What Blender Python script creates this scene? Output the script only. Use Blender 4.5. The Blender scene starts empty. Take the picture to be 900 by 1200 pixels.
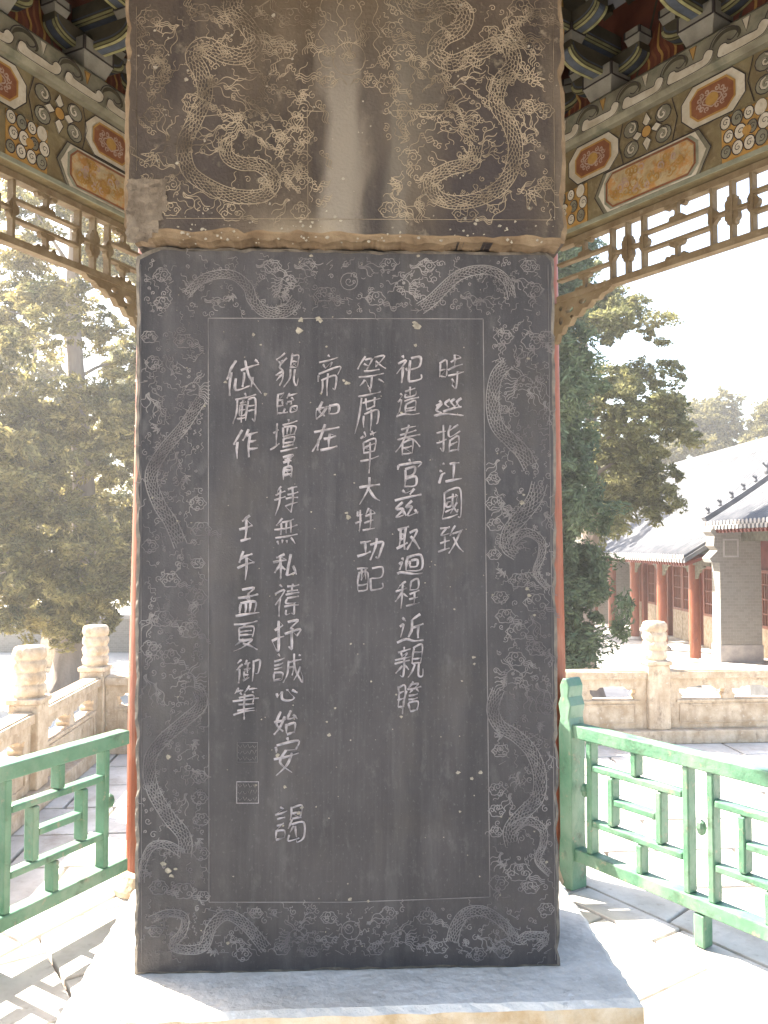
import bpy, math, random
import numpy as np
from mathutils import Vector, Matrix
from mathutils.geometry import tessellate_polygon
R = math.radians
random.seed(7); rng = np.random.default_rng(7)
scene = bpy.context.scene
col = scene.collection
PI = math.pi

# ------------------------------------------------------------------ camera
CAMZ = 1.62; PITCH = 2.3; FPX = 970.0
cd = bpy.data.cameras.new('camera'); cam = bpy.data.objects.new('camera', cd); col.objects.link(cam)
cd.sensor_fit = 'HORIZONTAL'; cd.sensor_width = 36; cd.lens = 36*FPX/900
cd.clip_start = 0.05; cd.clip_end = 2000
cam.location = (0, 0, CAMZ); cam.rotation_euler = (R(90+PITCH), 0, 0)
scene.camera = cam
# ------------------------------------------------------------------ world, sun, exposure
SUN_EL = 45; SX, SY = -0.835, 0.55
w = bpy.data.worlds.new('World'); scene.world = w; w.use_nodes = True
nt = w.node_tree; nt.nodes.clear()
sk = nt.nodes.new('ShaderNodeTexSky'); sk.sky_type = 'NISHITA'; sk.sun_disc = False
sk.sun_elevation = R(SUN_EL); sk.sun_rotation = math.atan2(SX, SY); sk.dust_density = 3.0; sk.air_density = 1.2
bg = nt.nodes.new('ShaderNodeBackground'); bg.inputs[1].default_value = 0.10
wo = nt.nodes.new('ShaderNodeOutputWorld')
nt.links.new(sk.outputs[0], bg.inputs[0]); nt.links.new(bg.outputs[0], wo.inputs[0])
sd = bpy.data.lights.new('sun', 'SUN'); sd.energy = 5.0; sd.angle = R(0.53); sd.color = (1, 0.93, 0.82)
sun = bpy.data.objects.new('sun', sd); col.objects.link(sun)
ce = math.cos(R(SUN_EL)); sdir = Vector((SX*ce, SY*ce, math.sin(R(SUN_EL)))).normalized()
sun.rotation_euler = sdir.to_track_quat('Z', 'Y').to_euler(); sun.location = (-20, 20, 30)
scene.view_settings.view_transform = 'Standard'; scene.view_settings.look = 'None'
scene.view_settings.exposure = 2.85; scene.view_settings.gamma = 1
scene.cycles.max_bounces = 8; scene.cycles.diffuse_bounces = 5

# ------------------------------------------------------------------ rays from the photo's pixels (900x1200) for measuring
_c, _s = math.cos(R(PITCH)), math.sin(R(PITCH))
def ray(x, y):
    dx, dy, dz = x-450, FPX, 600-y
    return (dx, dy*_c-dz*_s, dy*_s+dz*_c)
def on_plane(px, py, P, N):
    r = ray(px, py); d = r[0]*N[0]+r[1]*N[1]
    t = (P[0]*N[0]+P[1]*N[1])/d
    return (r[0]*t, r[1]*t, CAMZ+r[2]*t)

# ------------------------------------------------------------------ materials
MATS = {}
def mat(name, base, rough=.8, var=.15, scale=6, bump=.0, bscale=40, col2=None, ms=None, island=0, metal=0, streak=None, fac_lo=.35, fac_hi=.65, transl=0, spec=.3, spots=None):
    m = bpy.data.materials.new(name); m.use_nodes = True; n = m.node_tree.nodes; l = m.node_tree.links
    b = n['Principled BSDF']; b.inputs['Roughness'].default_value = rough; b.inputs['Metallic'].default_value = metal
    b.inputs['Specular IOR Level'].default_value = spec
    tc = n.new('ShaderNodeTexCoord'); mp = n.new('ShaderNodeMapping'); l.new(tc.outputs['Object'], mp.inputs[0])
    if ms: mp.inputs['Scale'].default_value = ms
    ns = n.new('ShaderNodeTexNoise'); ns.inputs['Scale'].default_value = scale; ns.inputs['Detail'].default_value = 6; ns.inputs['Roughness'].default_value = .62
    l.new(mp.outputs[0], ns.inputs[0])
    cr = n.new('ShaderNodeValToRGB'); e = cr.color_ramp.elements
    e[0].position = fac_lo; e[1].position = fac_hi
    c2 = col2 if col2 else tuple(min(1, c*(1+var)) for c in base)
    c1 = base if col2 else tuple(c*(1-var) for c in base)
    e[0].color = (*c1, 1); e[1].color = (*c2, 1)
    l.new(ns.outputs[0], cr.inputs[0]); out = cr.outputs[0]
    def mixin(color, ssc, lo, hi, smp, strength=1.0):
        nonlocal out
        mp2 = n.new('ShaderNodeMapping'); mp2.inputs['Scale'].default_value = smp; l.new(tc.outputs['Object'], mp2.inputs[0])
        n2 = n.new('ShaderNodeTexNoise'); n2.inputs['Scale'].default_value = ssc; n2.inputs['Detail'].default_value = 5; n2.inputs['Roughness'].default_value = .65
        l.new(mp2.outputs[0], n2.inputs[0])
        r2 = n.new('ShaderNodeMapRange'); r2.inputs[1].default_value = lo; r2.inputs[2].default_value = hi; r2.inputs[4].default_value = strength
        l.new(n2.outputs[0], r2.inputs[0])
        mx = n.new('ShaderNodeMix'); mx.data_type = 'RGBA'; l.new(r2.outputs[0], mx.inputs[0]); l.new(out, mx.inputs[6]); mx.inputs[7].default_value = (*color, 1)
        out = mx.outputs[2]
    for s in (streak or []): mixin(*s)
    for s in (spots or []): mixin(*s)
    if island:
        g = n.new('ShaderNodeNewGeometry'); hs = n.new('ShaderNodeHueSaturation')
        mr = n.new('ShaderNodeMapRange'); mr.inputs[3].default_value = 1-island; mr.inputs[4].default_value = 1+island
        l.new(g.outputs['Random Per Island'], mr.inputs[0]); l.new(mr.outputs[0], hs.inputs['Value']); l.new(out, hs.inputs['Color']); out = hs.outputs[0]
    l.new(out, b.inputs['Base Color'])
    if bump:
        nb = n.new('ShaderNodeTexNoise'); nb.inputs['Scale'].default_value = bscale; nb.inputs['Detail'].default_value = 5; l.new(tc.outputs['Object'], nb.inputs[0])
        bp = n.new('ShaderNodeBump'); bp.inputs['Strength'].default_value = bump; bp.inputs['Distance'].default_value = .01
        l.new(nb.outputs[0], bp.inputs['Height']); l.new(bp.outputs[0], b.inputs['Normal'])
    if transl:
        tr = n.new('ShaderNodeBsdfTranslucent'); l.new(out, tr.inputs[0])
        mxs = n.new('ShaderNodeMixShader'); mxs.inputs[0].default_value = transl
        l.new(b.outputs[0], mxs.inputs[1]); l.new(tr.outputs[0], mxs.inputs[2]); l.new(mxs.outputs[0], n['Material Output'].inputs[0])
    MATS[name] = m; return m

M_shaft = mat('dark_slate', (.021,.0185,.0195), .56, scale=4, col2=(.046,.040,.040), bump=.16, bscale=220, spec=.35, fac_lo=.3, fac_hi=.7,
    streak=[((.07,.063,.062), 9, .5, .8, (14,14,.5), .4), ((.085,.077,.075), 5, .52, .76, (3,3,.3), .5), ((.014,.013,.0145), 4, .5, .66, (2.5,2,.22), .65), ((.062,.05,.038), 2.2, .52, .7, (1,1,.8), .5)],
    spots=[((.24,.215,.175), 42, .73, .77, (1,1,1), .8), ((.1,.092,.088), 150, .58, .7, (1,1,.6), .55), ((.085,.077,.073), 22, .56, .7, (1,1,.5), .5), ((.012,.011,.012), 12, .58, .72, (1,1,.6), .5)])
M_cap = mat('brown_stained_slate', (0.0288,0.0208,0.0152), .75, scale=4, col2=(0.068,0.0496,0.0344), bump=.3, bscale=120,
    streak=[((0.112,0.0864,0.0608), 3.2, .5, .7, (1.28,1.28,0.4), .75), ((0.0176,0.0136,0.0128), 6, .52, .68, (2.5,2,.5), .7)],
    spots=[((0.208,0.172,0.12), 17, .62, .72, (1,1,1), .7), ((0.16,0.128,0.096), 60, .6, .7, (1,1,1), .5)])
def cap_stains():
    m = M_cap; n = m.node_tree.nodes; l = m.node_tree.links; b = n['Principled BSDF']; src = b.inputs['Base Color'].links[0].from_socket
    tc = n.new('ShaderNodeTexCoord'); sp = n.new('ShaderNodeSeparateXYZ'); l.new(tc.outputs['Object'], sp.inputs[0])
    ns = n.new('ShaderNodeTexNoise'); ns.inputs['Scale'].default_value = 3.5; ns.inputs['Detail'].default_value = 6; mp = n.new('ShaderNodeMapping'); mp.inputs['Scale'].default_value = (2.2, 1, .55)
    l.new(tc.outputs['Object'], mp.inputs[0]); l.new(mp.outputs[0], ns.inputs[0])
    def mth(op, a, b_, c_=None):
        q = n.new('ShaderNodeMath'); q.operation = op
        for i, v in enumerate((a, b_, c_)):
            if v is None: continue
            if isinstance(v, (int, float)): q.inputs[i].default_value = v
            else: l.new(v, q.inputs[i])
        return q.outputs[0]
    def rng_(v, a, b_, lo=0, hi=1):
        q = n.new('ShaderNodeMapRange'); q.interpolation_type = 'SMOOTHSTEP'; l.new(v, q.inputs[0]); q.inputs[1].default_value = a; q.inputs[2].default_value = b_; q.inputs[3].default_value = lo; q.inputs[4].default_value = hi; return q.outputs[0]
    nx = mth('ADD', sp.outputs[0], mth('MULTIPLY', mth('SUBTRACT', ns.outputs[0], .5), .22))
    def band(src_, c_, w_, colr, amt, z0, z1, zz=True):
        d = mth('ABSOLUTE', mth('SUBTRACT', nx, c_), None); f = rng_(d, w_, w_*.25); fz = rng_(sp.outputs[2], z0, z1)
        f = mth('MULTIPLY', mth('MULTIPLY', f, fz), amt); f = mth('MULTIPLY', f, rng_(ns.outputs[0], .2, .55, .45, 1))
        mx = n.new('ShaderNodeMix'); mx.data_type = 'RGBA'; l.new(f, mx.inputs[0]); l.new(src_, mx.inputs[6]); mx.inputs[7].default_value = (*colr, 1); return mx.outputs[2]
    o = band(src, -.02, .40, (.085,.058,.03), .6, 2.25, 2.6)
    o = band(o, -.02, .085, (.17,.145,.115), .9, 2.62, 2.2)
    o = band(o, .11, .06, (.115,.1,.08), .75, 2.6, 2.2)
    o = band(o, .06, .03, (.03,.024,.023), .6, 2.5, 2.2)
    o = band(o, .15, .12, (.10,.085,.065), .55, 1.95, 2.2)
    o = band(o, .36, .22, (.028,.022,.023), .75, 2.5, 2.1)
    o = band(o, -.42, .16, (.03,.023,.022), .6, 2.6, 2.2)
    o = band(o, -.11, .16, (.25,.2,.135), .8, 1.98, 1.84)
    l.new(o, b.inputs['Base Color'])
cap_stains()
M_capwear = mat('pale_water_stain', (.2,.17,.135), .9, scale=9, col2=(.34,.29,.22), bump=.4, bscale=70)
M_capedge = mat('weathered_brown_edge', (0.0968,0.0616,0.033), .9, scale=12, col2=(0.185,0.132,0.0792), bump=.5, bscale=60)
M_edge = mat('chipped_slate_edge', (0.0728,0.0644,0.056), .9, scale=25, col2=(0.185,0.157,0.123), bump=.5, bscale=90)
M_break = mat('broken_stone', (0.0768,0.0576,0.0408), .95, scale=14, col2=(0.163,0.13,0.096), bump=.8, bscale=45)
M_dust = mat('carved_groove', (.15,.135,.133), .9, scale=38, col2=(.34,.305,.3), fac_lo=.34, fac_hi=.56)
M_dustdim = mat('worn_engraved_line', (0.12,0.108,0.106), .9, scale=7, col2=(0.24,0.218,0.204), fac_lo=.4, fac_hi=.62)
M_dustcap = mat('engraved_line_cream', (.095,.072,.048), .9, scale=9, col2=(.31,.25,.175), fac_lo=.36, fac_hi=.6)
M_chip = mat('pale_chip', (0.24,0.211,0.163), .95, scale=60, var=.3, bump=.5, bscale=90)
M_ped = mat('grey_pedestal_stone', (.5,.465,.41), .85, scale=5, col2=(.66,.62,.56), bump=.8, bscale=38,
    spots=[((.36,.34,.31), 6, .54, .7, (1,1,1), .6), ((.28,.25,.22), 26, .62, .7, (1,1,1), .6), ((.75,.73,.7), 45, .6, .7, (1,1,1), .5)])
M_pedside = mat('ochre_pedestal_stone', (.42,.3,.17), .9, scale=9, col2=(.6,.52,.4), bump=.6, bscale=40)
M_floor = mat('pale_paving', (.4,.37,.33), .9, scale=4, col2=(.55,.52,.48), bump=.5, bscale=30, spots=[((.24,.19,.15), 3, .55, .72, (1,1,1), .7), ((.3,.26,.22), 18, .6, .7, (1,1,1), .6)])
M_joint = mat('dirt_joint', (.22,.16,.12), .95, var=.3, scale=8)
M_marble = mat('cream_carved_stone', (.36,.27,.18), .85, scale=7, col2=(.56,.46,.35), bump=.8, bscale=45, streak=[((.26,.19,.13), 6, .5, .72, (2,2,.3), .6)], spots=[((.17,.125,.09), 16, .58, .7, (1,1,.6), .6), ((.6,.55,.47), 30, .6, .7, (1,1,1), .5)])
M_court = mat('courtyard_paving', (.45,.43,.41), .9, scale=1.2, col2=(.56,.54,.51), bump=.2, bscale=14)
M_red = mat('red_lacquer', (.16,.04,.016), .45, scale=5, col2=(.24,.066,.028), bump=.3, bscale=22, spec=.35, ms=(1,1,.3), spots=[((.3,.15,.09), 14, .58, .7, (1,1,.2), .55), ((.07,.03,.02), 9, .58, .72, (1,1,.35), .7)])
M_reddull = mat('red_brown_wood', (0.128,0.024,0.016), .6, scale=5, col2=(0.192,0.048,0.028))
M_green = mat('green_paint', (.06,.155,.09), .4, scale=7, col2=(.11,.225,.145), bump=.4, bscale=30, spec=.5,
    streak=[((.2,.27,.2), 5, .46, .68, (1,1,.6), .7)], spots=[((.24,.22,.16), 24, .6, .68, (1,1,1), .8), ((.04,.065,.035), 11, .57, .7, (1,1,1), .7)])
M_lat = mat('brown_lattice_paint', (.105,.07,.035), .75, scale=12, col2=(.16,.12,.07), bump=.3, bscale=60, spots=[((.2,.16,.11), 30, .6, .7, (1,1,1), .6)])
M_beam = mat('faded_green_paint', (.10,.07,.032), .8, scale=9, col2=(.15,.12,.06), bump=.15, bscale=50, spots=[((.19,.15,.085), 20, .55, .68, (1,1,1), .6)])
M_cream = mat('cream_paint', (.29,.25,.18), .8, scale=12, col2=(.42,.375,.295), bump=.1, bscale=50, spots=[((.17,.135,.08), 22, .6, .72, (1,1,1), .55)])
M_grey = mat('grey_green_paint', (.10,.088,.058), .8, scale=8, col2=(.18,.165,.115), spots=[((.06,.07,.045), 9, .54, .68, (1,1,1), .6)])
M_ochre = mat('ochre_paint', (.22,.115,.025), .8, scale=14, col2=(.31,.18,.05))
M_sand = mat('sand_paint', (.25,.175,.08), .8, scale=18, col2=(.33,.26,.155), spots=[((.3,.14,.035), 20, .48, .58, (1,1,1), .85)])
M_rust = mat('rust_red_paint', (0.12,0.04,0.016), .8, scale=14, col2=(0.176,0.068,0.028), spots=[((0.2,0.12,0.064), 25, .6, .7, (1,1,1), .5)])
M_pink = mat('faded_pink_paint', (0.248,0.164,0.119), .8, scale=14, col2=(0.298,0.214,0.164))
M_line = mat('dark_outline_paint', (.03,.022,.02), .8)
M_mint = mat('pale_mint_paint', (0.136,0.136,0.096), .8, scale=14, col2=(0.2,0.2,0.144))
M_flame = mat('flame_red_board', (0.0832,0.0224,0.0115), .8, scale=9, col2=(0.128,0.0384,0.0192))
M_dark = mat('dark_bracket_green', (0.032,0.0264,0.0144), .8, scale=9, col2=(0.06,0.048,0.028))
M_brkt = mat('grey_bracket_paint', (0.125,0.115,0.0912), .8, scale=12, col2=(0.192,0.178,0.144))
M_yel = mat('yellow_edge_paint', (0.16,0.144,0.06), .7, scale=20, col2=(0.248,0.232,0.112), spots=[((0.064,0.056,0.032), 24, .55, .68, (1,1,1), .6)])
M_blue = mat('slate_blue_paint', (0.032,0.036,0.044), .7, scale=14, col2=(0.0616,0.0728,0.0952))
M_tile = mat('grey_roof_tile', (.075,.078,.088), .75, scale=3, col2=(.14,.14,.145), bump=.3, bscale=25)
M_tilelt = mat('grey_tile_ends', (.3,.28,.27), .8, scale=6, col2=(.42,.38,.35))
M_bark = mat('grey_bark', (.16,.125,.1), .9, scale=4, col2=(.27,.22,.18), ms=(1,1,.15), bump=.9, bscale=18)
M_cyp = mat('cypress_leaves', (0.048,0.08,0.048), .7, scale=.9, col2=(0.112,0.144,0.072), island=.4, transl=.35, spec=.25)
M_loose = mat('yellow_green_leaves', (0.096,0.112,0.044), .7, scale=.7, col2=(0.24,0.216,0.088), island=.45, transl=.48, spec=.25)
M_old = mat('olive_cypress_leaves', (.065,.072,.032), .7, scale=1.1, col2=(.34,.28,.105), island=.5, transl=.48, spec=.2)
M_pale = mat('pale_distant_leaves', (.09,.085,.035), .7, scale=.4, col2=(.17,.15,.065), island=.3, transl=.45, spec=.2)
def brickmat(name, c1, c2, mo, sc):
    m = mat(name, c1, .9, scale=3, col2=c2, bump=.0)
    n = m.node_tree.nodes; l = m.node_tree.links; b = n['Principled BSDF']
    tc = n.new('ShaderNodeTexCoord'); sp = n.new('ShaderNodeSeparateXYZ'); l.new(tc.outputs['Object'], sp.inputs[0])
    ad = n.new('ShaderNodeMath'); ad.operation = 'ADD'; l.new(sp.outputs[0], ad.inputs[0]); l.new(sp.outputs[1], ad.inputs[1])
    cb = n.new('ShaderNodeCombineXYZ'); l.new(ad.outputs[0], cb.inputs[0]); l.new(sp.outputs[2], cb.inputs[1])
    br = n.new('ShaderNodeTexBrick'); br.inputs['Scale'].default_value = sc; l.new(cb.outputs[0], br.inputs[0])
    br.inputs['Color1'].default_value = (*c1, 1); br.inputs['Color2'].default_value = (*c2, 1); br.inputs['Mortar'].default_value = (*mo, 1)
    br.inputs['Mortar Size'].default_value = .015
    l.new(br.outputs[0], b.inputs['Base Color'])
    bp = n.new('ShaderNodeBump'); bp.inputs['Strength'].default_value = .6; bp.inputs['Distance'].default_value = .01; bp.invert = True
    l.new(br.outputs['Fac'], bp.inputs['Height']); l.new(bp.outputs[0], b.inputs['Normal'])
    return m
M_brick = brickmat('grey_brick', (.22,.2,.175), (.26,.24,.21), (.3,.28,.25), 3.6)

# ------------------------------------------------------------------ builders
def tag(o, label=None, cat=None, group=None, kind=None):
    if label: o['label'] = label
    if cat: o['category'] = cat
    if group: o['group'] = group
    if kind: o['kind'] = kind
    return o
def empty(name, loc, rz=0, parent=None):
    o = bpy.data.objects.new(name, None); col.objects.link(o); o.location = loc; o.rotation_euler = (0, 0, rz)
    o.empty_display_size = .1
    if parent: o.parent = parent
    return o
def copy_tree(o, parent=None, loc=None, rz=None):
    c = o.copy(); col.objects.link(c); c.parent = parent
    if loc is not None: c.location = loc
    if rz is not None: c.rotation_euler = (0, 0, rz)
    for ch in o.children: copy_tree(ch, c)
    return c
XZ = lambda p: (p[0], -p[2], p[1])      # (u, v, outwards) -> local x, -y, z : front faces look to -y
class MB:
    def __init__(s): s.v = []; s.f = []; s.m = []; s.mats = []
    def mi(s, m):
        if m not in s.mats: s.mats.append(m)
        return s.mats.index(m)
    def add(s, vs, fs, m):
        b = len(s.v); s.v.extend(vs); k = s.mi(m)
        for f in fs: s.f.append(tuple(b+i for i in f)); s.m.append(k)
    def box(s, c, d, m, rz=0, taper=1.0):
        x, y, z = c; a, b, h = d[0]/2, d[1]/2, d[2]/2; cs, sn = math.cos(rz), math.sin(rz); vs = []
        for k, t in ((-h, 1), (h, taper)):
            for px, py in ((-a*t, -b*t), (a*t, -b*t), (a*t, b*t), (-a*t, b*t)):
                vs.append((x+px*cs-py*sn, y+px*sn+py*cs, z+k))
        s.add(vs, [(3,2,1,0),(4,5,6,7),(0,1,5,4),(1,2,6,5),(2,3,7,6),(3,0,4,7)], m)
    def beam(s, p, q, wd, ht, m, up=(0,0,1)):
        p = Vector(p); q = Vector(q); d = (q-p).normalized(); u = Vector(up); x = d.cross(u)
        if x.length < 1e-4: x = d.cross(Vector((0,1,0)))
        x.normalize(); u = x.cross(d); vs = []
        for c in (p, q):
            for a, b in ((-1,-1),(1,-1),(1,1),(-1,1)): vs.append(tuple(c+x*(a*wd/2)+u*(b*ht/2)))
        s.add(vs, [(0,1,2,3),(7,6,5,4),(0,4,5,1),(1,5,6,2),(2,6,7,3),(3,7,4,0)], m)
    def tube(s, pts, rad, m, n=8, cap=True, rough=0):
        vs = []; fs = []; P = [Vector(p) for p in pts]
        for i, p in enumerate(P):
            d = (P[min(i+1, len(P)-1)]-P[max(i-1, 0)]).normalized()
            x = d.cross(Vector((0,1,0)) if abs(d.y) < .9 else Vector((1,0,0))).normalized(); y = d.cross(x)
            r = rad[i] if isinstance(rad, (list, tuple)) else rad
            for k in range(n):
                a = 2*PI*k/n; rr = r*(1+rough*math.sin(3*a+i*.7)+rough*random.uniform(-.6,.6)); vs.append(tuple(p+x*(math.cos(a)*rr)+y*(math.sin(a)*rr)))
        for i in range(len(P)-1):
            for k in range(n): fs.append((i*n+k, i*n+(k+1)%n, (i+1)*n+(k+1)%n, (i+1)*n+k))
        if cap: fs += [tuple(range(n)), tuple(reversed(range((len(P)-1)*n, len(P)*n)))]
        s.add(vs, fs, m)
    def lathe(s, prof, c, m, n=24, fn=None):
        vs = []; fs = []
        for i, (r, z) in enumerate(prof):
            for k in range(n):
                a = 2*PI*k/n; rr = r*(fn(a, z) if fn else 1); vs.append((c[0]+rr*math.cos(a), c[1]+rr*math.sin(a), c[2]+z))
        for i in range(len(prof)-1):
            for k in range(n): fs.append((i*n+k, i*n+(k+1)%n, (i+1)*n+(k+1)%n, (i+1)*n+k))
        fs += [tuple(reversed(range(n))), tuple(range((len(prof)-1)*n, len(prof)*n))]
        s.add(vs, fs, m)
    def prism(s, poly, w0, w1, m, fr=XZ, holes=(), back=True):
        loops = [list(poly)]+[list(h) for h in holes]
        flat = [p for lp in loops for p in lp]
        tr = tessellate_polygon([[Vector((p[0], p[1], 0)) for p in lp] for lp in loops])
        n = len(flat); fs = []
        vs = [fr((p[0], p[1], w1)) for p in flat]+[fr((p[0], p[1], w0)) for p in flat]
        for a, b, c in tr:
            A, B, Cc = flat[a], flat[b], flat[c]
            if (B[0]-A[0])*(Cc[1]-A[1])-(B[1]-A[1])*(Cc[0]-A[0]) < 0: a, b, c = a, c, b
            fs.append((a, b, c))
            if back: fs.append((n+c, n+b, n+a))
        o = 0
        for lp in loops:
            k = len(lp)
            ar = sum(lp[i][0]*lp[(i+1)%k][1]-lp[(i+1)%k][0]*lp[i][1] for i in range(k))
            for i in range(k):
                j = (i+1) % k
                q = (o+i, n+o+i, n+o+j, o+j)
                if (ar > 0) != (lp is not loops[0]): fs.append(q)
                else: fs.append(tuple(reversed(q)))
            o += k
        s.add(vs, fs, m)
    def poly(s, pts, w, m, fr=XZ, th=.0015): s.prism(pts, w-th, w, m, fr, back=False)
    def rib(s, pts, wd, w, m, fr=XZ, taper=False, groove=0, closed=False):
        n = len(pts)
        if n < 2: return
        vs = []; fs = []; cols = 3 if groove else 2
        for i in range(n):
            if closed: a, b = pts[i-1], pts[(i+1)%n]
            else: a, b = pts[max(i-1,0)], pts[min(i+1,n-1)]
            dx, dy = b[0]-a[0], b[1]-a[1]; L = math.hypot(dx, dy) or 1e-6; nx, ny = -dy/L, dx/L
            h = wd[i]/2 if isinstance(wd, list) else wd/2
            if taper: t = i/(n-1); h *= max(.25, min(1, 4*t+.35, 4*(1-t)+.2))
            x, y = pts[i]
            vs.append(fr((x+nx*h, y+ny*h, w)))
            if groove: vs.append(fr((x, y, w-groove)))
            vs.append(fr((x-nx*h, y-ny*h, w)))
        for i in range(n if closed else n-1):
            j = (i+1) % n
            for c in range(cols-1): fs.append((i*cols+c, i*cols+c+1, j*cols+c+1, j*cols+c))
        s.add(vs, fs, m)
    def build(s, name, parent=None, smooth=False, loc=None, bevel=0, auto=None):
        me = bpy.data.meshes.new(name); me.from_pydata(s.v, [], s.f)
        for m in s.mats: me.materials.append(m)
        me.polygons.foreach_set('material_index', s.m)
        if smooth: me.polygons.foreach_set('use_smooth', [True]*len(s.f))
        me.update()
        o = bpy.data.objects.new(name, me); col.objects.link(o)
        if parent: o.parent = parent
        if loc: o.location = loc
        if bevel:
            b = o.modifiers.new('bevel', 'BEVEL'); b.width = bevel; b.segments = 2; b.limit_method = 'ANGLE'; b.angle_limit = R(40)
        return o
def share(o, loc, rz=0, parent=None, scale=None):
    c = o.copy(); col.objects.link(c); c.parent = parent; c.location = loc; c.rotation_euler = (0,0,rz)
    if scale: c.scale = scale
    return c
def smooth_pts(pts, k=4, closed=False):
    n = len(pts); out = []
    if n < 3: return list(pts)
    rngi = range(n if closed else n-1)
    for i in rngi:
        if closed: p0, p1, p2, p3 = pts[i-1], pts[i], pts[(i+1)%n], pts[(i+2)%n]
        else: p0, p1, p2, p3 = pts[max(i-1,0)], pts[i], pts[i+1], pts[min(i+2,n-1)]
        for j in range(k):
            t = j/k; t2 = t*t; t3 = t2*t
            out.append(tuple(.5*((2*p1[d])+(-p0[d]+p2[d])*t+(2*p0[d]-5*p1[d]+4*p2[d]-p3[d])*t2+(-p0[d]+3*p1[d]-3*p2[d]+p3[d])*t3) for d in range(len(p1))))
    if not closed: out.append(tuple(pts[-1]))
    return out
def spiral(cx, cy, r, turns, a0, sg=1, n=14):
    return [(cx+r*(1-i/n*.85)*math.cos(a0+sg*2*PI*turns*i/n), cy+r*(1-i/n*.85)*math.sin(a0+sg*2*PI*turns*i/n)) for i in range(n+1)]
def circle(cx, cy, r, n=14, ry=None): return [(cx+r*math.cos(2*PI*i/n), cy+(ry or r)*math.sin(2*PI*i/n)) for i in range(n)]

# ------------------------------------------------------------------ pavilion layout
YAW = math.atan2(.0732, .9973); S = 1.95
ex = (math.cos(YAW), math.sin(YAW)); midb = (-.16, 4.06); AP = S*math.sqrt(3)/2
CX, CY = midb[0]+AP*ex[1], midb[1]-AP*ex[0]
def hexv(k, rad=S): a = YAW+R(60*k); return (CX+rad*math.cos(a), CY+rad*math.sin(a))
COLS = [hexv(k) for k in range(6)]      # 1 back right, 2 back left

# ================================================================== GROUND
ZT = -.2; ZC = -1.9
g = MB(); g.box((0, 150, ZC-.5), (900, 900, 1.0), M_court); tag(g.build('courtyard_ground'), kind='structure')
# terrace body with its own pavers
T0, T1 = (-2.62, 7.42), (5.2, 7.99)          # back edge line of the terrace balustrade
txd = Vector((T1[0]-T0[0], T1[1]-T0[1])).normalized(); tyd = Vector((-txd.y, txd.x)); TANG = math.atan2(txd.y, txd.x)
def tp(u, v): return (T0[0]+txd.x*u+tyd.x*v, T0[1]+txd.y*u+tyd.y*v)
terr = MB(); c0 = tp(3.9, -5.35); terr.box((c0[0], c0[1], (ZC+ZT-.06)/2), (8.2, 11.1, ZT-.06-ZC), M_joint, TANG)
terrace = tag(terr.build('terrace_floor'), kind='structure')
def clip(poly, A, B, C):      # keep A x + B y <= C
    out = []
    for i in range(len(poly)):
        p, q = poly[i], poly[(i+1)%len(poly)]; dp = A*p[0]+B*p[1]-C; dq = A*q[0]+B*q[1]-C
        if dp <= 0: out.append(p)
        if (dp < 0 < dq) or (dq < 0 < dp): t = dp/(dp-dq); out.append((p[0]+(q[0]-p[0])*t, p[1]+(q[1]-p[1])*t))
    return out
FLAT = lambda p: (p[0], p[1], p[2])
def slab(name, poly, z0, z1, m, parent):
    mb = MB(); mb.prism(poly, z0, z1, m, FLAT, back=False); o = mb.build(name, parent, bevel=.006); return o
v = -10.8; row = 0
while v < -.1:
    u = -.15 + (row % 2)*-.35
    while u < 7.9:
        L = .78; a, b = max(u, -.1), min(u+L, 7.9)
        if b-a > .1:
            c = tp((a+b)/2, v+.27)
            if math.hypot(c[0]-CX, c[1]-CY) > 1.75:
                g = .012
                slab('paving_slab', [tp(a+g, v+g), tp(b-g, v+g), tp(b-g, v+.54-g), tp(a+g, v+.54-g)], ZT-.08, ZT-random.uniform(0, .004), M_floor, terrace)
        u += L
    v += .54; row += 1
# pavilion floor: hexagonal plinth with kerbs and slabs
pf = MB(); pf.prism([hexv(k, S+.42) for k in range(6)], ZT-.05, -.03, M_joint, FLAT, back=False)
pfloor = tag(pf.build('pavilion_floor'), kind='structure')
for k in range(6):
    for j in range(3):
        def kp(r, t): a, b = hexv(k, r), hexv(k+1, r); return (a[0]+(b[0]-a[0])*t, a[1]+(b[1]-a[1])*t)
        t0, t1 = j/3+.004, (j+1)/3-.004
        slab('kerb_stone', [kp(S+.47, t0), kp(S+.47, t1), kp(S+.08, t1), kp(S+.08, t0)], ZT-.02, -random.uniform(0,.004), M_floor, pfloor)
wd = .52
for i in range(-5, 6):
    for j in range(-5, 6):
        g = .006; o_ = (i % 2)*.26; ca, sa = math.cos(YAW+R(30)), math.sin(YAW+R(30)); pl = []
        for du, dv in ((g, g), (wd-g, g), (wd-g, wd-g), (g, wd-g)):
            x, y = i*wd+du, j*wd+o_+dv; pl.append((CX+x*ca-y*sa, CY+x*sa+y*ca))
        for k in range(6):
            a = YAW+R(60*k+30); nx, ny = math.cos(a), math.sin(a); lim = (S+.06)*math.sqrt(3)/2
            pl = clip(pl, nx, ny, nx*CX+ny*CY+lim)
            if len(pl) < 3: break
        if len(pl) >= 3: slab('floor_slab', pl, -.05, -random.uniform(0, .005), M_floor, pfloor)

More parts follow.
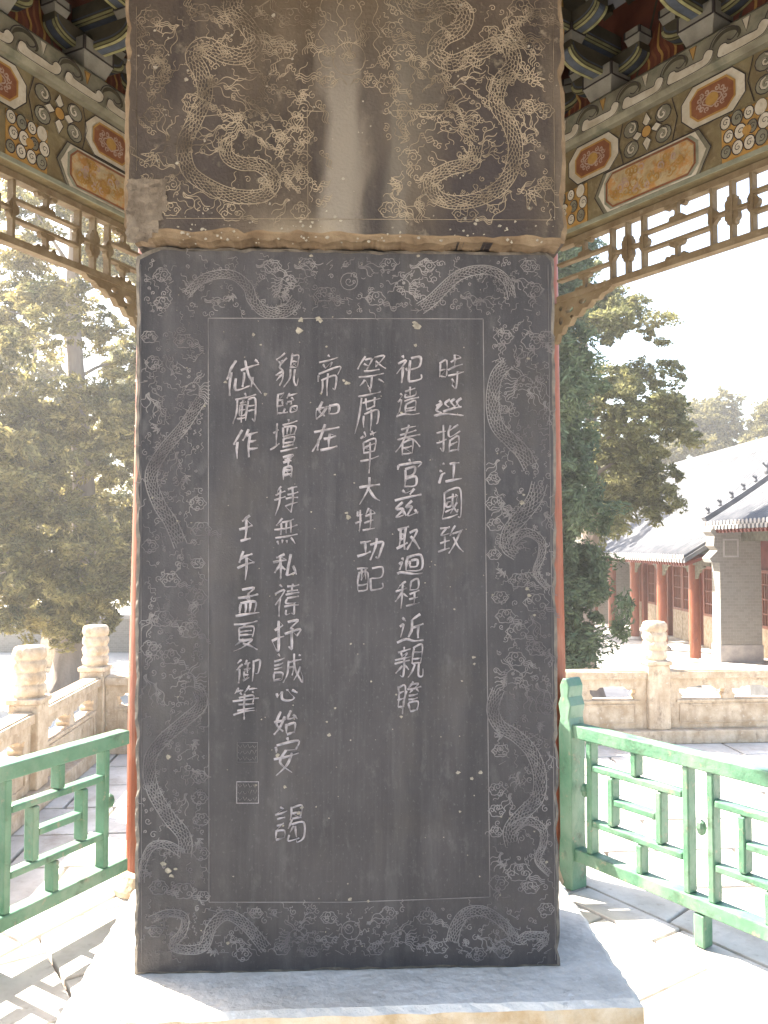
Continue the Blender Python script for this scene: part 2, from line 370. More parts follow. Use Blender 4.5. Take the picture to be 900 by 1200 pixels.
# ================================================================== STELE
SYAW = math.atan2(.0425, 1.085); SN = (-math.sin(SYAW), math.cos(SYAW)); SP = (-.0875, 2.166)
ZP = .53
stele = empty('stone_stele', (SP[0], SP[1], ZP), SYAW)
tag(stele, 'tall dark stone stele carved with columns of running script and dragon borders', 'stele')
def st(px, py, w=0):          # photo pixel -> (u, v) on the stele front (w metres proud)
    P = (SP[0]-SN[0]*w, SP[1]-SN[1]*w); x, y, z = on_plane(px, py, P, SN)
    return ((x-SP[0])*math.cos(SYAW)+(y-SP[1])*math.sin(SYAW), z-ZP)
def rough_edge(pts, n, amp, seed):
    rr = random.Random(seed); out = []
    for i in range(len(pts)):
        p, q = pts[i], pts[(i+1)%len(pts)]; L = math.hypot(q[0]-p[0], q[1]-p[1]); k = max(2, int(L/.022*n)); ph = rr.random()*6; bite = [(rr.random(), rr.uniform(.006,.03)/L, rr.random()) for _ in range(int(L*14))]
        for j in range(k):
            t = j/k; a = amp*(.35*math.sin(t*L*9+ph)+rr.uniform(-.35,.35)); a -= 0
            for bt, bw, bd in bite: a += amp*2.2*bd*math.exp(-((t-bt)/bw)**2)
            nx, ny = -(q[1]-p[1])/L, (q[0]-p[0])/L; out.append((p[0]+(q[0]-p[0])*t+nx*a, p[1]+(q[1]-p[1])*t+ny*a))
    return out
def stone_block(mb, outline, w_front, w_back, inset, mface, medge, mside, amp, seed):
    cx = sum(p[0] for p in outline)/len(outline); cy = sum(p[1] for p in outline)/len(outline)
    base = rough_edge(outline, 1, 0, seed); rr = random.Random(seed+1); rough = rough_edge(outline, 1, amp, seed)
    def ins(p, d): dx, dy = cx-p[0], cy-p[1]; sx = 1 if dx > 0 else -1; sy = 1 if dy > 0 else -1; return (p[0]+sx*min(d, abs(dx)), p[1]+sy*min(d, abs(dy)))
    face = [ins(p, inset+rr.uniform(0, amp*1.2)) for p in rough]; n = len(face)
    mb.add([XZ((p[0], p[1], w_front)) for p in face], [tuple(range(n))], mface)
    wo_ = [w_front-inset*rr.uniform(.5, 1.1) for _ in face]
    vs = [XZ((p[0], p[1], w_front)) for p in face]+[XZ((p[0], p[1], wo_[i])) for i, p in enumerate(rough)]
    mb.add(vs, [(i, n+i, n+(i+1)%n, (i+1)%n) for i in range(n)], medge)
    vs = [XZ((p[0], p[1], wo_[i])) for i, p in enumerate(rough)]+[XZ((p[0], p[1], w_back)) for p in base]
    mb.add(vs, [(i, n+i, n+(i+1)%n, (i+1)%n) for i in range(n)], mside)
    mb.add([XZ((p[0], p[1], w_back)) for p in base], [tuple(reversed(range(n)))], mface)
mb = MB()
BL, BR_, TL, TR = st(157,1143), st(657,1134), st(159,290), st(650,290)
BL = (BL[0], -.003); BR_ = (BR_[0], -.003); tz = (TL[1]+TR[1])/2
stone_block(mb, [BL, BR_, (TR[0], tz-.02), (TR[0]-.02, tz-.004), (TL[0]+.055, tz-.004), (TL[0], tz-.03)], 0, -.4, .008, M_shaft, M_edge, M_shaft, .0024, 3)
shaft = mb.build('shaft', stele)
CW = .05
cl = st(143, 288, CW); crr = st(666, 288, CW); tl = st(147, 0, CW); tr_ = st(660, 0, CW); capz = tz+.004
kx = 1.65
capo = [(cl[0]+.012, capz+.004), (crr[0]-.01, capz), (crr[0], capz+.03), (crr[0]+(tr_[0]-crr[0])*kx, capz+1.02), (crr[0]-.12, capz+1.13), (cl[0]+.12, capz+1.13), (cl[0]+(tl[0]-cl[0])*kx, capz+1.02), (cl[0], capz+.03)]
mb = MB(); stone_block(mb, capo, CW, -.43, .01, M_cap, M_capedge, M_cap, .004, 9)
# rough mortar lip along the foot of the head
pts = [(cl[0]+.02+(crr[0]-cl[0]-.04)*i/150, capz-.005+.003*math.sin(i*.17)+.003*math.sin(i*.61+1)+random.uniform(-.0015,.0015)) for i in range(151)]
lip = [(p[0], capz+.014+random.uniform(-.004,.006)) for p in reversed(pts)]
mb.prism(pts+lip, -.02, CW-.003, M_capedge)
head = mb.build('stele_head', stele)
# broken lower left corner of the head: rough patch, slightly recessed look by its own relief
def patch(pxs, w, m, amp, name, parent, dome=.006, step=.012):
    out = [st(x, y, w) for x, y in pxs]; x0 = min(p[0] for p in out); x1 = max(p[0] for p in out); y0 = min(p[1] for p in out); y1 = max(p[1] for p in out)
    def inside(x, y):
        c = False
        for i in range(len(out)):
            a, b = out[i], out[i-1]
            if (a[1] > y) != (b[1] > y) and x < (b[0]-a[0])*(y-a[1])/(b[1]-a[1])+a[0]: c = not c
        return c
    nx, ny = int((x1-x0)/step)+1, int((y1-y0)/step)+1; mbp = MB(); idx = {}
    rr = random.Random(5)
    for i in range(nx+1):
        for j in range(ny+1):
            x, y = x0+(x1-x0)*i/nx, y0+(y1-y0)*j/ny
            if inside(x, y): idx[i,j] = len(mbp.v); mbp.v.append(XZ((x+rr.uniform(-.3,.3)*step, y+rr.uniform(-.3,.3)*step, w+rr.uniform(0, dome))))
    k = mbp.mi(m)
    for (i, j) in idx:
        q = [(i,j),(i+1,j),(i+1,j+1),(i,j+1)]
        if all(t in idx for t in q): mbp.f.append(tuple(idx[t] for t in q)); mbp.m.append(k)
    return mbp.build(name, parent)
patch([(144,207),(196,205),(201,225),(196,250),(185,275),(170,290),(146,288)], CW+.001, M_break, 0, 'broken_corner', head)

# --- engraving kit (pixel coordinates of the photo, converted to the stone's own plane)
class Carve:
    def __init__(s, w, m, lw): s.mb = MB(); s.w = w; s.m = m; s.lw = lw
    def line(s, pts, lw=None, closed=False, k=3):
        p = smooth_pts(pts, k, closed); q = [st(x, y, s.w) for x, y in p]
        s.mb.rib(q, lw or s.lw, s.w+.0012, s.m, groove=.0009, closed=closed)
    def wave(s, x, y, dx, dy, amp=3, n=3, lw=None):
        L = math.hypot(dx, dy); nx, ny = -dy/L, dx/L; pts = []
        for i in range(n*4+1):
            t = i/(n*4); a = amp*math.sin(t*n*PI)*(1-.4*t); pts.append((x+dx*t+nx*a, y+dy*t+ny*a))
        s.line(pts, lw, k=2)
    def curl(s, x, y, r, a0, sg=1, t=1.2): s.line(spiral(x, y, r, t, a0, sg, 10), k=1)
    def cloud(s, x, y, r, rot=0, tail=True):
        for i, (dx, dy, q) in enumerate(((-.9, .2, .6), (.9, .2, .6), (0, -.5, .8))):
            cx, cy = x+r*(dx*math.cos(rot)-dy*math.sin(rot)), y+r*(dx*math.sin(rot)+dy*math.cos(rot))
            s.line(spiral(cx, cy, r*q, 1.35, rot+PI*(.5 if i != 1 else .5), 1 if i != 1 else -1, 11), k=1)
        sc = [(x+r*1.55*math.cos(a)*(1+.12*math.cos(6*a)), y+r*1.15*math.sin(a)*(1+.12*math.cos(6*a))) for a in [rot+2*PI*i/20 for i in range(20)]]
        s.line(sc, closed=True, k=1)
        if tail:
            for o in (-2.2, 0, 2.2): s.wave(x+o*math.sin(rot)+r*1.3*math.cos(rot), y+r*.5+o, r*2.2*math.cos(rot+.3), r*2.2*math.sin(rot+.3), 2, 3)
    def flame(s, x, y, L, ang, n=3):
        for i in range(n):
            a = ang+(i-(n-1)/2)*.35; s.wave(x, y, L*(1-.15*i)*math.cos(a), L*(1-.15*i)*math.sin(a), L*.09, 3)
    def claw(s, x, y, ang, r=12):
        for i in range(4):
            a = ang+(i-1.5)*.6; ex_, ey = x+r*math.cos(a), y+r*math.sin(a)
            for o in (-.16, .16): s.line([(x+2*math.cos(a+o*6), y+2*math.sin(a+o*6)), (x+r*.55*math.cos(a+o*1.6), y+r*.55*math.sin(a+o*1.6)), (ex_+r*.25*math.cos(a+1.1), ey+r*.25*math.sin(a+1.1))])
            s.curl(x+r*.6*math.cos(a), y+r*.6*math.sin(a), r*.2, a, 1, .9)
    def head(s, x, y, r, f=1):
        P = lambda a, b: (x+f*a*r, y+b*r)
        s.line([P(-.9,.5), P(-.6,-.3), P(0,-.75), P(.6,-.6), P(1.0,-.25), P(1.25,.0), P(1.1,.25), P(.6,.15), P(.35,.4), P(.8,.55), P(1.0,.75), P(.5,.95), P(0,.8), P(-.5,.95)])
        s.line(circle(*P(.1,-.25), r*.17, 8), closed=True, k=1); s.line(circle(*P(.1,-.25), r*.07, 6), closed=True, k=1)
        s.curl(*P(1.05,-.2), r*.2, 0, f)
        s.line([P(.2,-.5), P(.45,-.7), P(.6,-.45)])
        for i in range(7): a = -.6+i*.33; s.wave(*P(-.55,-.2+i*.17), -f*r*1.5*math.cos(a*.5), r*1.3*math.sin(a), r*.12, 3)
        s.line([P(-.1,-.7), P(-.5,-1.3), P(-1.1,-1.5), P(-1.3,-1.9)]); s.line([P(.15,-.75), P(-.2,-1.35), P(-.8,-1.7), P(-1.0,-2.0)])
        s.wave(*P(1.1,.0), f*r*1.3, -r*.5, r*.2, 3); s.wave(*P(1.0,.3), f*r*1.2, r*.8, r*.2, 3)
        for i in range(5): s.line([P(.1+i*.18,.2), P(.15+i*.18,.35), P(.2+i*.18,.2)], k=1)
    def dragon(s, pts, w0, w1, scales=True, fins=True, wscale=1.0):
        p = smooth_pts(pts, 8); n = len(p); L = [0]
        for i in range(1, n): L.append(L[-1]+math.hypot(p[i][0]-p[i-1][0], p[i][1]-p[i-1][1]))
        T = L[-1]
        def at(d):
            d = max(0, min(T-.01, d)); i = 0
            lo, hi = 0, n-1
            while hi-lo > 1:
                mid = (lo+hi)//2
                if L[mid] <= d: lo = mid
                else: hi = mid
            i = lo; t = (d-L[i])/(L[i+1]-L[i]+1e-9); a, b = p[max(i-1,0)], p[min(i+2, n-1)]; dx, dy = b[0]-a[0], b[1]-a[1]; q = math.hypot(dx, dy)+1e-9
            return p[i][0]+(p[i+1][0]-p[i][0])*t, p[i][1]+(p[i+1][1]-p[i][1])*t, dx/q, dy/q
        wid = lambda d: w0+(w1-w0)*(d/T)**1.2
        A = []; B = []; Bi = []
        k = int(T/5)+2
        for i in range(k+1):
            x, y, dx, dy = at(T*i/k); h = wid(T*i/k)/2; A.append((x-dy*h, y+dx*h)); B.append((x+dy*h, y-dx*h)); Bi.append((x-dy*h*.62, y+dx*h*.62))
        s.line(A, s.lw*1.15, k=2); s.line(B, s.lw*1.15, k=2); s.line(Bi, s.lw*.8, k=1)
        d = 3; r_ = 0
        while d < T-4:
            x, y, dx, dy = at(d); h = wid(d)/2; sp = max(3.4, h*.55)
            if scales:
                m_ = 3 if h > 6 else 2
                for j in range(m_):
                    o = (-.45+1.3*(j+.5*(r_%2))/m_)*h
                    if o > h*.92: continue
                    o2 = h*.42*(1.9/m_)
                    cx, cy = x+dy*o, y-dx*o
                    s.line([(cx+dy*o2, cy-dx*o2), (cx+dx*sp*.85+dy*o2*.5, cy+dy*sp*.85-dx*o2*.5), (cx+dx*sp*.85-dy*o2*.5, cy+dy*sp*.85+dx*o2*.5), (cx-dy*o2, cy+dx*o2)], s.lw*.8, k=1)
            s.line([(x-dy*h, y+dx*h), (x-dy*h*.62+dx*1.2, y+dx*h*.62+dy*1.2)], s.lw*.7, k=1)
            if fins and r_ % 2 == 0:
                s.line([(x+dy*h, y-dx*h), (x+dy*(h+3.2)-dx*2, y-dx*(h+3.2)-dy*2), (x+dy*h-dx*3.5, y-dx*h-dy*3.5)], s.lw*.8, k=1)
            d += sp; r_ += 1
LW = .0019
c = Carve(CW, M_dustcap, LW)
c.dragon([(264,160),(266,182),(282,192),(304,194),(321,211),(309,229),(276,230),(248,220),(222,201),(216,170),(228,142),(240,112),(236,86),(226,66),(240,53),(262,64),(283,66),(300,52),(290,31),(272,10),(282,-12),(320,-30)], 15, 21)
c.head(292, 140, 15, 1)
c.dragon([(558,168),(552,190),(524,199),(504,214),(515,233),(545,237),(577,226),(597,205),(604,174),(597,146),(582,122),(586,97),(602,74),(590,50),(560,62),(530,74),(510,62),(519,45),(540,33),(544,14),(522,4),(500,16),(477,6),(470,-20)], 15, 21)
c.head(531, 140, 15, -1)
c.claw(182, 180, 2.0, 15); c.claw(200, 93, 3.5, 14); c.claw(350, 110, .3, 11); c.claw(618, 225, .5, 17); c.claw(622, 95, -.6, 15); c.claw(480, 160, 3.2, 12); c.claw(470, 215, 2.6, 12)
for x, y, L, a in ((205,198,30,-2.7),(215,225,42,.5),(195,165,36,-1.7),(250,160,32,3.0),(262,178,34,3.4),(262,150,40,2.7),(243,96,46,.25),(262,100,40,.1),(188,60,36,1.8),(340,235,32,2.5),
                   (600,225,44,2.5),(612,170,36,-1.2),(628,160,34,-1.9),(560,168,30,-.5),(565,182,30,-.2),(548,150,36,3.3),(470,235,40,.9),(460,225,36,1.2),(520,100,50,.1),(540,92,36,-.3),(600,30,40,2.0),(210,30,34,2.2)):
    c.flame(x, y, L, a)
for x, y, r, ro in ((175,22,9,0),(184,62,8,1.5),(180,100,8,1.5),(235,15,9,.4),(340,20,9,0),(335,60,8,3.0),(352,128,9,1.4),(354,158,8,1.5),(352,186,8,1.5),(350,214,7,1.5),(272,249,9,0),(352,248,7,1),(200,245,7,0),
                    (455,100,9,.2),(470,62,9,0),(460,35,8,0),(468,128,8,1.4),(545,250,9,0),(457,246,8,0),(630,20,9,0),(625,55,8,1.5),(640,215,6,1.5),(610,10,9,0),(575,40,8,1),(225,118,7,1),(325,165,8,1.2),(335,200,8,1.3),(480,185,8,1.4),(500,130,7,1),(180,135,7,1.5),(200,215,7,2),(638,130,7,1.4),(618,125,7,1)):
    c.cloud(x, y, r, ro, tail=r > 7)
# flaming pearl in the middle
c.line(circle(409, 69, 19, 22), closed=True, k=1); c.curl(409, 69, 9, 1, 1, 1.6); c.curl(413, 64, 6, 3, -1, 1.2)
for sg in (-1, 1):
    c.line([(409+sg*20,80),(409+sg*30,78),(409+sg*36,64),(409+sg*28,52),(409+sg*36,40),(409+sg*27,26),(409+sg*34,8),(409+sg*26,-8)])
    c.line([(409+sg*7,50),(409+sg*14,40),(409+sg*6,28),(409+sg*15,14),(409+sg*8,0)]); c.line([(409+sg*22,100),(409+sg*10,92),(409+sg*2,100)]); c.cloud(409+sg*24, 96, 6, 0, False)
c.line([(355,130),(380,131)]); c.line([(460,130),(530,130)]); c.line([(235,137),(262,134)])
c.line([(195,256),(400,257)], LW*.7, k=1); c.line([(400,257),(648,258)], LW*.7, k=1); c.line([(160,8),(160,200)], LW*.6, k=1); c.line([(648,0),(650,258)], LW*.6, k=1); c.line([(360,130),(361,258)], LW*.6, k=1)
rr = random.Random(3)
for i in range(120):
    x, y = rr.uniform(165, 645), rr.uniform(2, 248)
    if 378 < x < 450 and y > 95: continue
    a = rr.uniform(0, 6.28); L = rr.uniform(14, 30)
    for k_ in range(3): c.wave(x+3*k_*math.sin(a), y+3*k_*math.cos(a), L*math.cos(a), L*math.sin(a), 2.6, 3, LW*.85)
    c.curl(x, y, rr.uniform(3.5,6), a, 1); c.curl(x+5, y+3, rr.uniform(3,5), a+2, -1)
for i in range(420):
    x, y = rr.uniform(165, 648), rr.uniform(2, 250)
    if 372 < x < 450 and y > 95: continue
    if rr.random() < .5: c.wave(x, y, rr.uniform(-18,18), rr.uniform(8,20)*rr.choice((-1,1)), 2.2, 3, LW*.8)
    else: c.curl(x, y, rr.uniform(2.5,5), rr.uniform(0,6), rr.choice((-1,1)))
c.mb.build('dragon_carving', head)
# pale seepage stains on the head (shaped wear on the stone itself)
def stain(pxs, w, m, name, parent):
    mbp = MB(); mbp.poly([st(x, y, w) for x, y in smooth_pts(pxs, 4, True)], w+.0006, m, th=.0006); return mbp.build(name, parent)

b = Carve(0, M_dustdim, .0021)
# frame around the text field
for pp in (((244,373),(566,374)), ((566,374),(574,1051)), ((574,1051),(408,1057)), ((408,1057),(245,1057)), ((245,1057),(244,373))): b.line(list(pp), .0022, k=1)
b.line([(642,310),(651,1125)], .0016, k=1); b.line([(165,310),(166,1130)], .0014, k=1)
# right border
b.dragon([(596,425),(582,440),(577,470),(582,498),(598,516),(612,530),(622,548)], 14, 17)
b.dragon([(632,566),(626,585),(612,604),(597,622),(594,640),(606,650)], 18, 14); b.dragon([(598,636),(616,624),(634,634),(634,652),(628,672),(643,690)], 10, 6)
b.head(612, 448, 10, 1)
b.dragon([(584,808),(577,830),(585,850),(604,862),(622,880),(632,906),(630,934),(612,954),(598,972),(600,990)], 14, 16); b.dragon([(600,972),(618,962),(636,972),(636,990),(630,1008),(645,1025)], 10, 6)
b.head(600, 792, 10, 1)
# left border
b.dragon([(236,468),(215,500),(190,530),(177,558),(186,590),(200,612),(212,640)], 12, 16); b.head(228, 455, 9, -1)
b.dragon([(232,808),(236,826),(215,846),(190,868),(176,890),(178,922),(196,955),(216,980),(216,1004)], 13, 16); b.dragon([(214,1000),(196,990),(178,992),(168,1012),(166,1034)], 10, 6)
b.head(222, 796, 10, -1)
# bottom border
b.dragon([(176,1078),(196,1070),(216,1074),(214,1092),(202,1108),(222,1113),(240,1108),(248,1086),(266,1072),(288,1084),(312,1112)], 8, 14)
b.dragon([(628,1112),(640,1098),(618,1096),(606,1102),(592,1084),(568,1068),(546,1070),(534,1086),(530,1104)], 8, 14)
b.head(345, 1096, 9, 1); b.head(470, 1096, 9, -1)
b.line(circle(411, 1090, 11, 16), closed=True, k=1); b.line(circle(409, 1089, 5, 10), closed=True, k=1)
for i in range(7): a = i*.9; b.wave(411+12*math.cos(a), 1090+12*math.sin(a), 9*math.cos(a), 9*math.sin(a), 2, 3)
# top border
b.dragon([(218,346),(240,326),(270,322),(290,336),(296,352),(312,366),(336,364),(348,350)], 9, 14); b.head(336, 330, 9, 1)
b.dragon([(600,350),(594,330),(578,318),(556,317),(536,324),(520,338),(506,352),(492,362)], 9, 14); b.head(474, 334, 9, -1)
b.line(circle(409, 330, 10, 14), closed=True, k=1); b.curl(409, 330, 6, 0)
for x, y, r in ((578,562,5),(580,590,7),(580,615,6),(579,650,5),(608,680,7),(586,700,6),(592,722,7),(628,706,9),(606,740,8),(624,400,8),(640,395,6),(590,395,7),(604,772,7),(582,925,6),(582,950,6),(581,975,5),(608,1022,9),(622,1040,6),(584,1035,7),(590,480,4),(640,830,5),(586,880,6),(628,760,7),
                (232,590,6),(236,620,7),(230,700,8),(190,725,8),(222,738,8),(176,760,7),(200,770,7),(234,910,6),(234,935,6),(236,960,6),(236,1000,6),(186,1040,7),(215,1044,8),(238,1050,5),(176,640,6),(200,680,7),(175,395,6),(215,400,7),(232,660,5),(180,425,6),
                (182,1092,5),(330,1112,6),(385,1075,6),(440,1112,6),(500,1075,7),(515,1110,6),(560,1118,6),(590,1115,6),(640,1065,6),(285,1118,6),(365,1115,5),(455,1070,6),(300,1070,5),
                (190,322,6),(380,345,7),(440,350,7),(455,310,6),(625,340,7),(620,312,6),(360,310,6),(320,312,6),(500,312,6),(190,355,6)):
    b.cloud(x, y, r, rr.choice((0, 1.5, .3)), tail=r > 6)
for x, y, L, a in ((620,455,26,1.2),(630,440,30,1.4),(640,470,26,1.7),(605,430,26,-1.3),(592,590,26,2.4),(586,540,24,2.5),(640,600,24,1.5),(640,680,22,1.3),(625,720,30,1.5),(645,760,26,1.6),(630,800,34,1.2),(618,810,30,1.4),(600,930,26,2.0),(590,1000,24,2.4),(644,880,24,1.4),(610,905,24,2.2),
                   (175,460,34,1.3),(186,470,30,1.5),(200,440,26,-1.5),(210,530,28,2.0),(180,720,28,2.2),(172,790,34,1.4),(184,800,30,1.5),(220,930,26,2.0),(226,900,24,.8),(170,1085,20,.4),(350,1080,26,-.3),(370,1100,24,.2),(430,1080,24,-.3),(490,1105,26,.3),(270,1100,26,.6),(560,1095,26,.8),(580,1100,24,.5),
                   (240,350,30,.4),(300,310,28,.2),(345,310,34,.3),(420,310,30,.4),(480,310,34,.2),(540,345,28,.6),(560,350,26,.3),(600,325,26,.6)):
    b.flame(x, y, L, a)
for x, y, a in ((598,600,2.5),(590,668,2.2),(640,410,-.5),(630,850,.2),(588,860,2.8),(590,1010,2.2),(186,500,2.5),(215,560,.5),(175,1020,2.2),(225,870,.4),(230,985,.5),(250,1112,1.5),(575,1108,1.2),(270,345,1.3),(560,350,1.3),(330,345,.2)): b.claw(x, y, a, 8)
def border_pt():
    k = rr.random()
    if k < .3: return rr.uniform(580, 645), rr.uniform(380, 1050)
    if k < .58: return rr.uniform(168, 238), rr.uniform(380, 1050)
    if k < .8: return rr.uniform(170, 645), rr.uniform(1062, 1122)
    return rr.uniform(170, 640), rr.uniform(302, 368)
for i in range(1500):
    x, y = border_pt(); t = rr.random()
    if t < .5: b.wave(x, y, rr.uniform(-12,12), rr.uniform(4,13)*rr.choice((-1,1)), 1.8, 3, .0016)
    elif t < .85: b.curl(x, y, rr.uniform(2,4.5), rr.uniform(0,6), rr.choice((-1,1)))
    else: b.line([(x,y),(x+rr.uniform(-6,6),y+rr.uniform(-3,3)),(x+rr.uniform(-9,9),y+rr.uniform(-6,6))], .0016)
b.mb.build('border_carving', shaft)

# --- the inscription, stroke by stroke (each point is xxyy in a 100 x 100 box, y down)
T = {
'shi':'0525 0860;0525 3018 3060;0842 2840;0860 2862;4522 8515;6205 6340;3842 9535;4062 9955;7548 7580 6899 5588;5070 6078',
'xun':'5010 3825 4845;7008 5525 6848;8808 7525 8648;1515 2522;0535 2530 1055 2570 0580;0580 4075 9990;3060 9050',
'zhi':'0530 3825;2505 2885 1578;0565 4050;8510 5030;5510 5032 5545 9035;5555 5595;5555 8850 8892;5572 8568;5592 8890',
'jiang':'1510 2520;0540 1548;0598 1560 3055;4520 9015;6818 6585;3592 9985',
'guo':'1510 1095;1510 5003 9008 9590 8599;1295 8590;2830 7525;5515 5850 7878 8068;3045 3060 5058 5042 3045;2575 5570;7018 7828;7545 4580',
'zhi4':'0510 4505;2810 1035 4530;0858 4252;2538 2880;0090 4878;6505 4540;5530 9520;8525 6070 4095;5540 7575 9999',
'si':'2000 3010;0525 4020 0560;2540 2598;3545 4555;5515 9010 8845 5550;5518 5085 6095 9992 9975',
'qian':'1515 2522;0545 2040 1075;0090 2585 6592 9990;3515 8010;5500 5530;3520 3835 8030 8015;3545 9540;4055 4080;4055 8050 8078;4068 8065;4080 8078',
'chun':'2015 8008;1530 8522;0548 9938;5000 2560 0085;4545 7555 9980;3060 3099;3060 6855 7098;3078 6875;3098 7096',
'guan':'5000 5512;1018 0835;1018 9512 8530;3535 3599;3535 7530 7055 3560;3570 8065 8098 3599',
'zi':'3000 4015;7500 5518;0535 9925;3540 1060 3565 1085 4080;3570 4588;6538 4858 7060 5088 9080;7568 9085',
'qu':'0515 5008;1512 1585;3810 4095;1535 4032;1555 4052;0585 5070;5530 9025 5099;6045 9999',
'hui':'1510 2520;0540 2035 1270;0085 2080 6592 9990;3510 3575;3510 9005 9072 3575;5028 5055;5028 7525 7553 5055',
'cheng':'4005 1520;0038 5028;2815 2899;2840 0075;3045 4860;6010 6038;6010 9005 8835 6038;5550 9545;5870 9565;4892 9988;7550 7590',
'jin':'1510 2522;0540 2235 1275;0090 3085 6595 9992;8005 4520;5020 5055 3880;5045 9538;7542 7585',
'qin':'2500 3008;0515 5010;1518 2030;4018 3232;0040 5532;0055 5048;2835 2895 1888;2560 0585;3060 4878;6005 6060;6005 9002 8858;6022 8820;6040 8838;6060 8858;6562 4599;8060 8095 9998 9980',
'zhan':'0510 0575;0510 3008 3075;0530 3028;0552 3050;0575 3073;6500 4518;5008 8505 7018;4020 9915;4022 2599;6522 5032;7522 9035;5042 8540;5052 8550;5065 5595;5065 8562 8592;5595 8592',
'ji':'3005 0540;2515 5012 3545;2525 4032;5510 9005 6540;6018 9545;2550 7548;1065 9060;5265 5298 4290;3075 1592;7075 9590',
'xi':'5000 5510;1015 9510;2015 1560 0099;2532 9028;4022 4045;7020 7043;4045 7043;3560 3585;3560 8555 8580 7880;5850 5899',
'dan':'2000 3012;0512 2010;6000 7015;5010 8505;2025 2050;2025 8020 7848;2037 7835;2050 7848;0568 9962;5025 5099',
'da':'0535 9928;5000 4545 0599;4540 7575 9995',
'sheng':'1010 0530;0530 3525;2205 2299;0060 3550;6005 5030;4535 9530;7010 7090;4560 9055;3592 9988',
'gong':'0520 4515;2518 2870;0080 5065;4535 9028 8560 8095 7085;7005 6550 4599',
'pei':'0508 4505;1025 1095;1025 4525 4595;2008 2055;3508 3555;1075 4573;1095 4595;5510 9508 9045 5548;5548 5590 6598 9995 9975',
'di':'4500 5510;1020 9012;3025 3835;6520 5835;1045 1060;1045 9538 8555;2560 2590;2560 8055 8085 7085;5045 5099',
'ru':'2505 1550 4580;4535 3070 0595;0045 5035;6030 6070;6030 9528 9570 6072',
'zai':'0525 9918;4500 3050 0099;2555 2599;4555 8850;6535 6590;3595 9990',
'mao':'4000 0515;1520 2030;3018 3528;4810 2035 3550 3575 2095;3050 0560;3562 0580;6510 6045;6510 9510 9045;6528 8828;6045 9045;7000 6510;6548 6075 4099;8048 8085 9098 9980',
'lin':'0505 0598;0505 3500;0535 2832;2835 2860;0560 3058;0595 3592;6005 4530;5515 9510;7025 8035;5045 5060;5045 7045 7060;3875 3895 5592;7070 7095 9590;7070 9568 9592',
'tan':'0535 3028;1810 1875;0085 3570;6500 6510;4015 9510;4525 4550;4525 9022 9048;4550 9048;6025 6048;7525 7548;4560 4580;4560 8558 8580;4570 8570;4580 8580;3595 9990',
'su':'1505 8503 6515;3018 7515;2030 7528;5005 5050;3050 2599;3050 7550 7599;3065 7565;3080 7580',
'bai':'3005 1515;0530 4522;0050 4540;2515 2560 1099;5515 9510;5532 9528;5050 9945;7510 7099;4570 9565',
'wu':'3500 1025;3015 8510;0535 9928;3018 2855;5015 5055;7012 7055;0565 9958;1575 2090;3575 4088;5575 6088;7572 9090',
'si1':'4005 1018;0035 5028;2515 2899;2545 0575;3045 4865;7010 5570 5585 9078;8055 9590',
'dao':'2000 3010;0525 4020 0560;2540 2598;5010 9505;4825 9522;7000 7030;4535 9932;5045 9542;5045 5060 9058;4570 9968;5078 5090 6590;8060 8095 7090',
'shu':'0530 4022;2205 2595 1588;0065 4252;5510 9008 7030;6530 7538;4545 9940 8858;7042 7295 6090',
'cheng2':'2000 2808;0520 4015;1032 3530;1045 3542;1058 1080;1058 3558 3578;1080 3578;5525 9520;5525 5560 4088;5545 7045 6872;7005 7550 9995 9980;9545 7585;8505 9212',
'xin':'0540 1070;3025 3575 5590 8085 8570;5015 5530;7520 9545',
'shi3':'2505 1550 4085;4530 3065 0595;0045 4835;7005 5540 8535;8025 9545;5560 5595;5560 9058 8892;5595 8892',
'an':'5000 5512;1018 0838;1018 9012 8532;4530 2565 7595;7040 5575 1099;0055 9945',
'ye':'2000 2808;0520 4015;1032 3530;1045 3542;1058 1080;1058 3558 3578;1080 3578;5505 5535;5505 8502 8532;5520 8518;5535 8532;6038 4560;5548 9545 9585 8095 7588;6550 5065;7055 7580;5270 5285 8585',
'dai':'2805 0550;1535 1595;4030 9018;5505 6555 9999;8005 9015;3050 3080 7075;5040 5078;7550 7578',
'miao':'5000 5510;1015 9510;2015 1560 0099;2830 5530;4020 4099;2840 5540 5570 2870 2840;2855 5555;2082 6080;6525 6075 5595;6525 9525 9595 8590;6545 9545;6562 9562',
'zuo':'3505 0550;2038 2099;6005 4040;5022 9518;6522 6599;6545 9042;6570 9568',
'ren':'7505 2520;0550 9940;5015 5090;1595 8590',
'wu3':'3505 1540;2528 8520;0555 9945;5028 5099',
'meng':'2505 7000 5020;5020 5545 4540;1030 9025;2055 2090;2055 8052 7888;4055 4090;6055 6090;0095 9990',
'xia':'0508 9502;4508 3520;2522 2560;2522 7520 7558;2535 7533;2547 7545;2560 7558;4060 1080;3565 7565 4085 0599;4075 9999',
'yu':'2005 0520;2525 0545;1540 1598;4510 3525;3525 6022;5015 5060;3545 6040;3855 3885;3870 5568;3288 6080;7015 7098;7015 9512 9265 8262',
'bi':'2500 1015;2010 4008;3012 3820;6500 5015;6010 9008;7512 8020;2530 8028 8050;0540 9938;2552 8050;2065 8563;1080 9075;5020 5099',
}
def Z2(a): return (lambda x, y: (400+x/3.75, 360+y/3.75)) if a == 2 else (lambda x, y: (230+x/3.75, 360+y/3.75)) if a == 1 else (lambda x, y: (230+x/2.93, 660+y/2.93)) if a == 3 else (lambda x, y: (400+x/2.93, 660+y/2.93))
